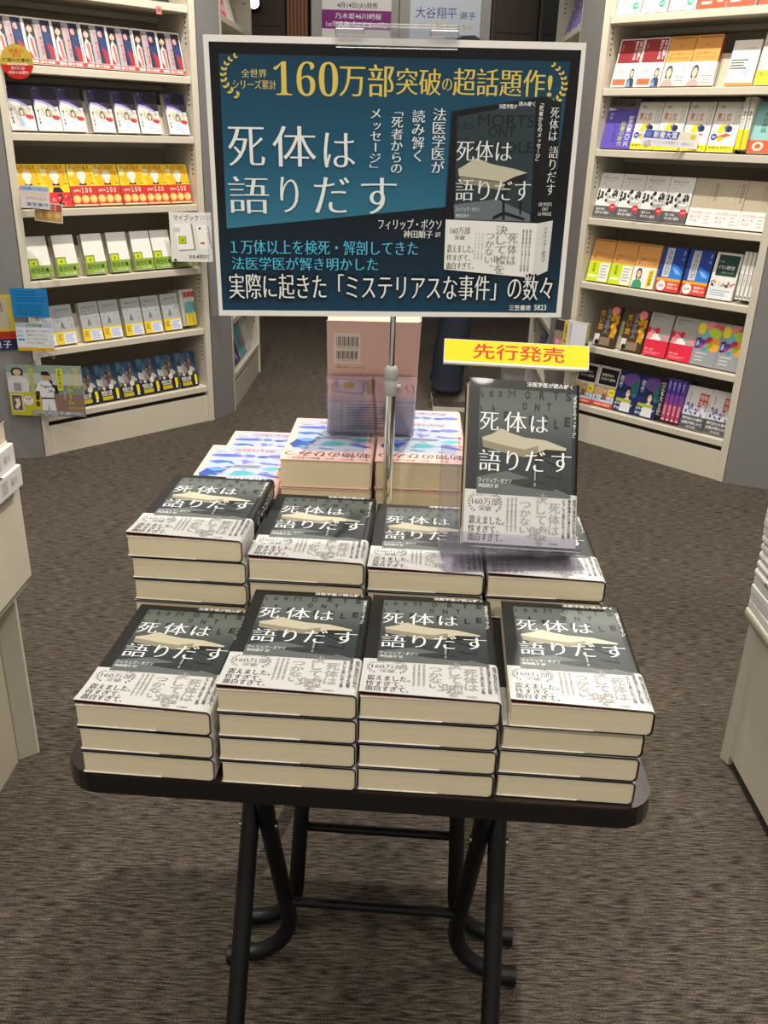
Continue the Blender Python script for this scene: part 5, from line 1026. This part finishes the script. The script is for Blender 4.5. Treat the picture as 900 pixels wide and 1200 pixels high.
bb += [('r', .665, .06, .735, .48, '#dfe034'), ('tv', '感動の実話', .68, .08, .72, .45, '#5b5a10', 'b'), ('tv', '映画化', .72, .04, .755, .24, '#dfe034', 'b'), ('tv', '栄光の', .87, .03, .97, .46, '#e6d432', 'm2'), ('tv', 'バックホーム', .78, .10, .86, .76, '#e6d432', 'm2'), ('tv', '待望の文庫', .735, .50, .755, .66, '#e9e6e0'), ('t', '横田慎太郎', .78, .80, .97, .86, '#d9b21f', 'm2'), ('r', .28, .89, .98, .98, '#8d8d94'), ('t', '２０２５年１１月２８日（金）全国ロードショー', .30, .905, .96, .965, '#f3f2f4', 'b')]
card('movie_poster', (-1.3066, 3.2582, .2848), .2873, .1997, '#8fa39c', bb, 'small baseball film poster clipped low in front of the left bookcase', 'poster', stem=[(-.03, -.098, .0, -.115, .05), (-.04, .098, -.02, .13, .05)])
card('price_card', (-.8258, 3.7511, .8127), .168, .195, '#e3e1dc', [('t', 'マイブック', .10, .05, .70, .17, '#26241f', 'b'), ('t', '２０２６', .74, .06, .99, .145, '#55524c'), ('p', [(.10, .24), (.50, .22), (.56, .74), (.18, .76)], '#f2f1ee'), ('p', [(.50, .22), (.54, .24), (.60, .76), (.56, .74)], '#8d8a84'), ('p', [(.18, .76), (.56, .74), (.60, .76), (.22, .785)], '#8d8a84'), ('r', .20, .48, .38, .64, '#5f6b2a'), ('r', .215, .49, .365, .63, '#c3cc1f'), ('r', .27, .54, .32, .59, '#7f8a1a'), ('p', [(.62, .24), (.90, .26), (.97, .72), (.70, .74)], '#efeeea'), ('p', [(.90, .26), (.93, .27), (1.0, .73), (.97, .72)], '#9a9791'), ('r', .69, .30, .74, .34, '#26241f'), ('r', .72, .60, .82, .64, '#c4433c'), ('p', [(.90, .40), (.915, .40), (.95, .64), (.935, .64)], '#cf5a50'), ('t', '定価', .42, .86, .58, .94, '#33302a', 'b'), ('t', '490', .60, .855, .80, .945, '#33302a', 'b'), ('t', '円', .81, .86, .90, .94, '#33302a', 'b'), ('p', [(.04, .98), (.10, .93), (.14, 1), (.08, .99)], '#2b2925')],
     'white card picturing a blank book, fixed to the right side of the left bookcase', 'card', yaw=8, stem=[(-.055, .03, -.06, .02, .03)])
card('shelf_card', (-1.2798, 3.3119, .9816), .1036, .077, '#e9e7e4', [('p', [(0, .05), (1, 0), (1, .22), (0, .26)], '#bcd0ea'), ('t', '読書の秋に', .06, .08, .95, .20, '#5b86c9', 'b'), ('t', '世界が注目', .20, .50, .86, .62, '#dc9a72', 'b'), ('r', .1, .3, .9, .42, '#efdcc2'), ('t', '賞受賞作', .20, .74, .95, .90, '#4c5aa3', 'b')], 'white and blue card before the leftmost yellow paperback', 'card', roll=3, stem=[(.0, -.042, .02, -.05, .04)])
card('shelf_card', (-1.2447, 3.3319, .9291), .1018, .0669, '#e6dcc9', [('r', .04, .06, .96, .40, '#b8564a'), ('r', .04, .40, .96, .94, '#c9a05a'), ('t', '１００', .40, .10, .78, .36, '#f6e7d6', 'b'), ('t', '世界で', .10, .14, .36, .34, '#f0d9cb', 'b')] + [('e', .18 + i * .31, .64, .14, .21, '#d9ab55') for i in range(3)] + [('e', .20 + i * .31, .62, .09, .13, '#e9ca86') for i in range(3)], 'small red and lemon card under the white and blue card', 'card', roll=5)
card('price_tag', (-.8961, 3.736, 1.6239), .022, .026, '#c9827a', [('r', .15, .3, .85, .7, '#a8564f')], 'tiny red tag hanging from the top shelf of the left bookcase', 'tag', yaw=44)
card('award_card', (1.0046, 3.5085, 1.236), .2062, .0541, '#eceaf0', [('p', [(.06, .02), (.66, .04), (.63, .52), (.03, .52)], '#3f55ad'), ('t', '新書大賞', .20, .06, .62, .48, '#f2f2f6', 'b'), ('e', .11, .27, .06, .18, '#6f82c9'), ('r', .66, .06, .95, .50, '#ece6cc'), ('e', .90, .28, .05, .16, '#dfcf3c'), ('t', 'オーソリティの本棚から', .12, .60, .66, .84, '#8f8c95', 'g'), ('t', '受賞作はこちら', .72, .66, .94, .82, '#6a6770')], 'white and blue award card laid across the white numbered books', 'card', yaw=-3, roll=2.5, stem=[(-.08, -.02, -.07, -.04, .05)])
card('movie_poster', (-1.4573, 3.2675, .5383), .1144, .2037, '#c9b436', [('r', .08, .05, .86, .60, '#b3a892'), ('t', '物語', .12, .1, .7, .3, '#574b2c', 'm2'), ('r', 0, .66, 1, .80, '#b5331f'), ('t', '第一位獲得', .1, .69, .9, .77, '#7d1f14'), ('r', 0, .80, 1, 1, '#1c2250'), ('t', '子', .56, .84, .82, .97, '#e6e4ee', 'm2'), ('t', '恵', .28, .84, .52, .97, '#e6e4ee', 'm2')], 'yellow, red and navy poster on the grey panel at the left edge', 'poster', yaw=16.7)
# signs on the pale grey pier at the back
def wall_sign(x0, x1, z0, z1, base, ops, label):
    w = x1 - x0; h = z1 - z0; M = T((x0 + x1) / 2, 6.957, (z0 + z1) / 2); o = thing('wall_sign', M, label, 'sign'); m = MB()
    m.box(-w / 2, w / 2, -.004, 0, -h / 2, h / 2, mat(base, .4)); Print(m, lambda u, v, hh: (-w / 2 + u * w, -.004 - hh, h / 2 - v * h), step=.0003, res=2).run(ops); m.build('printed_sheet', o)
wall_sign(-.535, -.055, 1.44, 2.12, '#e6e3e2', [('t', '4月14日(火)発売', .22, .095, .80, .155, '#4a3a52', 'b'), ('r', 0, .165, 1, .335, '#86207f'), ('t', '乃木坂46川崎桜', .19, .19, .86, .245, '#f3e9f3', 'b'), ('t', '1st写真集『エチュード』', .06, .265, .94, .32, '#f3e9f3', 'b'), ('e', .3, .7, .22, .2, '#c9a9a0')], 'white and magenta announcement sheet on the back pier, left of the blue lettered one')
wall_sign(.075, .565, 1.44, 2.12, '#d3dcea', [('t', '大谷翔平', .08, .115, .66, .215, '#2d3f8e', 'g'), ('t', '選手', .70, .15, .93, .215, '#3f55a3', 'g'), ('t', '表紙の最新号はこちら', .12, .26, .88, .31, '#cfc24a', 'b'), ('r', .5, .36, .95, .40, '#78b7d6'), ('e', .4, .75, .22, .18, '#b9a79c')], 'pale blue sheet with dark blue lettering on the back pier')
# added glowing lamp standing in for the glare of a far ceiling lamp
la = thing('glare_lamp', T(-1.0, 6.97, 2.03), 'small bright glare of a ceiling lamp, on the dark doors beyond the passage bookcase', 'lamp')
m = MB(); m.lathe([(.0, 0), (.045, 0), (.045, .05), (.036, .055)], mat('#55524d', .4, .5), 16, RX(90)); m.build('housing', la)
em = bpy.data.materials.new('lamp_glow'); em.use_nodes = True; b = em.node_tree.nodes['Principled BSDF']; b.inputs['Emission Color'].default_value = (1, .95, .85, 1); b.inputs['Emission Strength'].default_value = 8
m = MB(); m.lathe([(.036, .0552), (.03, .064), (.0, .068)], em, 16, RX(90)); m.build('bulb', la)

# ------------------------------------------------------------------ person standing in the passage behind the poster
def skin(name, verts, edges, radii, m, parent, sub=2, root=0):
    me = bpy.data.meshes.new(name); me.from_pydata(verts, edges, []); o = bpy.data.objects.new(name, me); COL.objects.link(o); o.parent = parent
    sk = o.modifiers.new('skin', 'SKIN'); sk.use_smooth_shade = True
    for i, r in enumerate(radii):
        d = me.skin_vertices[0].data[i]; d.radius = r if isinstance(r, tuple) else (r, r); d.use_root = (i == root)
    ss = o.modifiers.new('sub', 'SUBSURF'); ss.levels = sub; ss.render_levels = sub
    me.materials.append(m); return o
SKINM = mat('#d0a488', .55, noise=.04, nscale=20, name='skin'); JEAN = mat('#1c2330', .85, noise=.35, nscale=40, bump=.3, name='dark_denim'); COAT = mat('#2b2a2c', .8, noise=.15, nscale=30, name='dark_jacket'); HAIR = mat('#151210', .5, noise=.2, nscale=60, stretch=(1, 1, .2), name='black_hair')
ps = thing('person', T(.305, 4.235, 0) @ RZ(-90), 'person in dark jeans and brown shoes standing in the passage behind the poster', 'person')
# local frame: faces +y, right hand at +x
V = [(0, 0, .86), (0, .0, 1.0), (0, .01, 1.16), (0, 0, 1.30), (0, .005, 1.37), (0, .02, 1.43), (0, .03, 1.50), (0, .02, 1.555)]; Rr = [(.115, .085), (.105, .08), (.12, .09), (.10, .075), (.045, .045), (.058, .064), (.072, .084), (.05, .06)]
E_ = [(i, i + 1) for i in range(7)]
def limb(base, pts, rs):
    p = base
    for q, r in zip(pts, rs): V.append(q); Rr.append(r); E_.append((p, len(V) - 1)); p = len(V) - 1
    return p
for s in (-1, 1):
    limb(0, [(s * .075, .0, .80), (s * .078, .005, .62), (s * .078, .01, .44), (s * .078, -.015, .26), (s * .078, -.025, .09), (s * .08, .04, .035), (s * .08, .12, .03)], [(.075, .08), .068, .05, .05, .034, (.035, .03), (.034, .02)])
    limb(3, [(s * .15, 0, 1.29), (s * .20, -.01, 1.14), (s * .215, .0, 1.00), (s * .20, .07, .88), (s * .20, .10, .82)], [.055, .045, .038, .03, (.035, .02)])
body = skin('body', V, E_, Rr, SKINM, ps)
for s in (-1, 1):
    for k, (fy, fx, L) in enumerate(((.0, .025, .055), (.01, .009, .065), (.01, -.007, .06), (.0, -.022, .048))):
        skin('finger', [(s * (.20 + fx * .3), .10 + fx, .815), (s * .20, .115 + fx, .79 - L * .35), (s * .195, .108 + fx, .79 - L)], [(0, 1), (1, 2)], [.009, .008, .007], SKINM, body, 1)
    skin('thumb', [(s * .185, .115, .83), (s * .175, .135, .80), (s * .178, .138, .775)], [(0, 1), (1, 2)], [.011, .009, .007], SKINM, body, 1)
fa = MB()
for s in (-1, 1):
    fa.lathe([(0, -.006), (.008, -.004), (.010, 0), (.008, .004), (0, .006)], mat('#2a211d', .3), 10, T(s * .028, .104, 1.50)); fa.lathe([(0, -.014), (.010, -.006), (.011, .006), (0, .016)], SKINM, 8, T(s * .074, .02, 1.495))
    fa.box(s * .028 - .014, s * .028 + .014, .100, .106, 1.515, 1.519, HAIR)
fa.lathe([(.014, -.018), (.012, -.01), (.007, .01), (.003, .03)], SKINM, 10, T(0, .108, 1.478)); fa.box(-.02, .02, .094, .100, 1.445, 1.450, mat('#9c5f55', .5)); fa.build('face', ps)
ha = MB(); ha.lathe([(.0, .105), (.05, .095), (.083, .06), (.093, .015), (.09, -.03), (.078, -.065), (.0, -.06)], HAIR, 20, T(0, -.008, 1.515) @ RX(14), 1, 1.06); ha.build('hair', ps)
jV = [(0, 0, .90), (0, 0, .80)]; jE = [(0, 1)]; jR = [(.13, .10), (.12, .10)]
for s in (-1, 1):
    p = 1
    for q, r in (((s * .08, .0, .72), (.09, .098)), ((s * .082, .005, .56), .085), ((s * .082, .01, .42), .078), ((s * .082, -.01, .25), .080), ((s * .082, -.018, .14), .078), ((s * .082, -.02, .115), .086), ((s * .082, -.02, .08), .084)):
        jV.append(q); jR.append(r); jE.append((p, len(jV) - 1)); p = len(jV) - 1
skin('jeans', jV, jE, jR, JEAN, ps, 2)
cV = [(0, 0, .84), (0, 0, 1.0), (0, .01, 1.16), (0, 0, 1.29), (0, 0, 1.355)]; cE = [(0, 1), (1, 2), (2, 3), (3, 4)]; cR = [(.145, .115), (.135, .11), (.145, .115), (.125, .095), (.062, .06)]
for s in (-1, 1):
    p = 3
    for q, r in (((s * .155, 0, 1.285), .068), ((s * .205, -.01, 1.14), .058), ((s * .22, 0, 1.0), .052), ((s * .205, .06, .895), .042)):
        cV.append(q); cR.append(r); cE.append((p, len(cV) - 1)); p = len(cV) - 1
skin('jacket', cV, cE, cR, COAT, ps, 2)
for s in (-1, 1):
    q = MB(); SH = mat('#4b4038', .6, noise=.2, nscale=50, name='brown_shoe'); SO = mat('#b9b2a4', .6, name='shoe_sole')
    prof = [(-.045, -.085), (.045, -.085), (.05, 0), (.052, .09), (.04, .145), (0, .165), (-.04, .145), (-.052, .09), (-.05, 0)]
    q.prism([(s * .082 + x, y) for x, y in prof], 0.0005, .022, SO)
    n = len(prof)
    for (z0, k0, z1, k1, c0, c1) in ((.022, .97, .05, .90, 0, 0), (.05, .90, .075, .62, 0, -.015), (.075, .62, .11, .5, -.015, -.035)):
        v = [(s * .082 + x * k0, y * k0 + c0, z0) for x, y in prof] + [(s * .082 + x * k1, y * k1 + c1, z1) for x, y in prof]
        q.add(v, [(i, (i + 1) % n, n + (i + 1) % n, n + i) for i in range(n)], SH, True)
    q.build('shoe', ps)
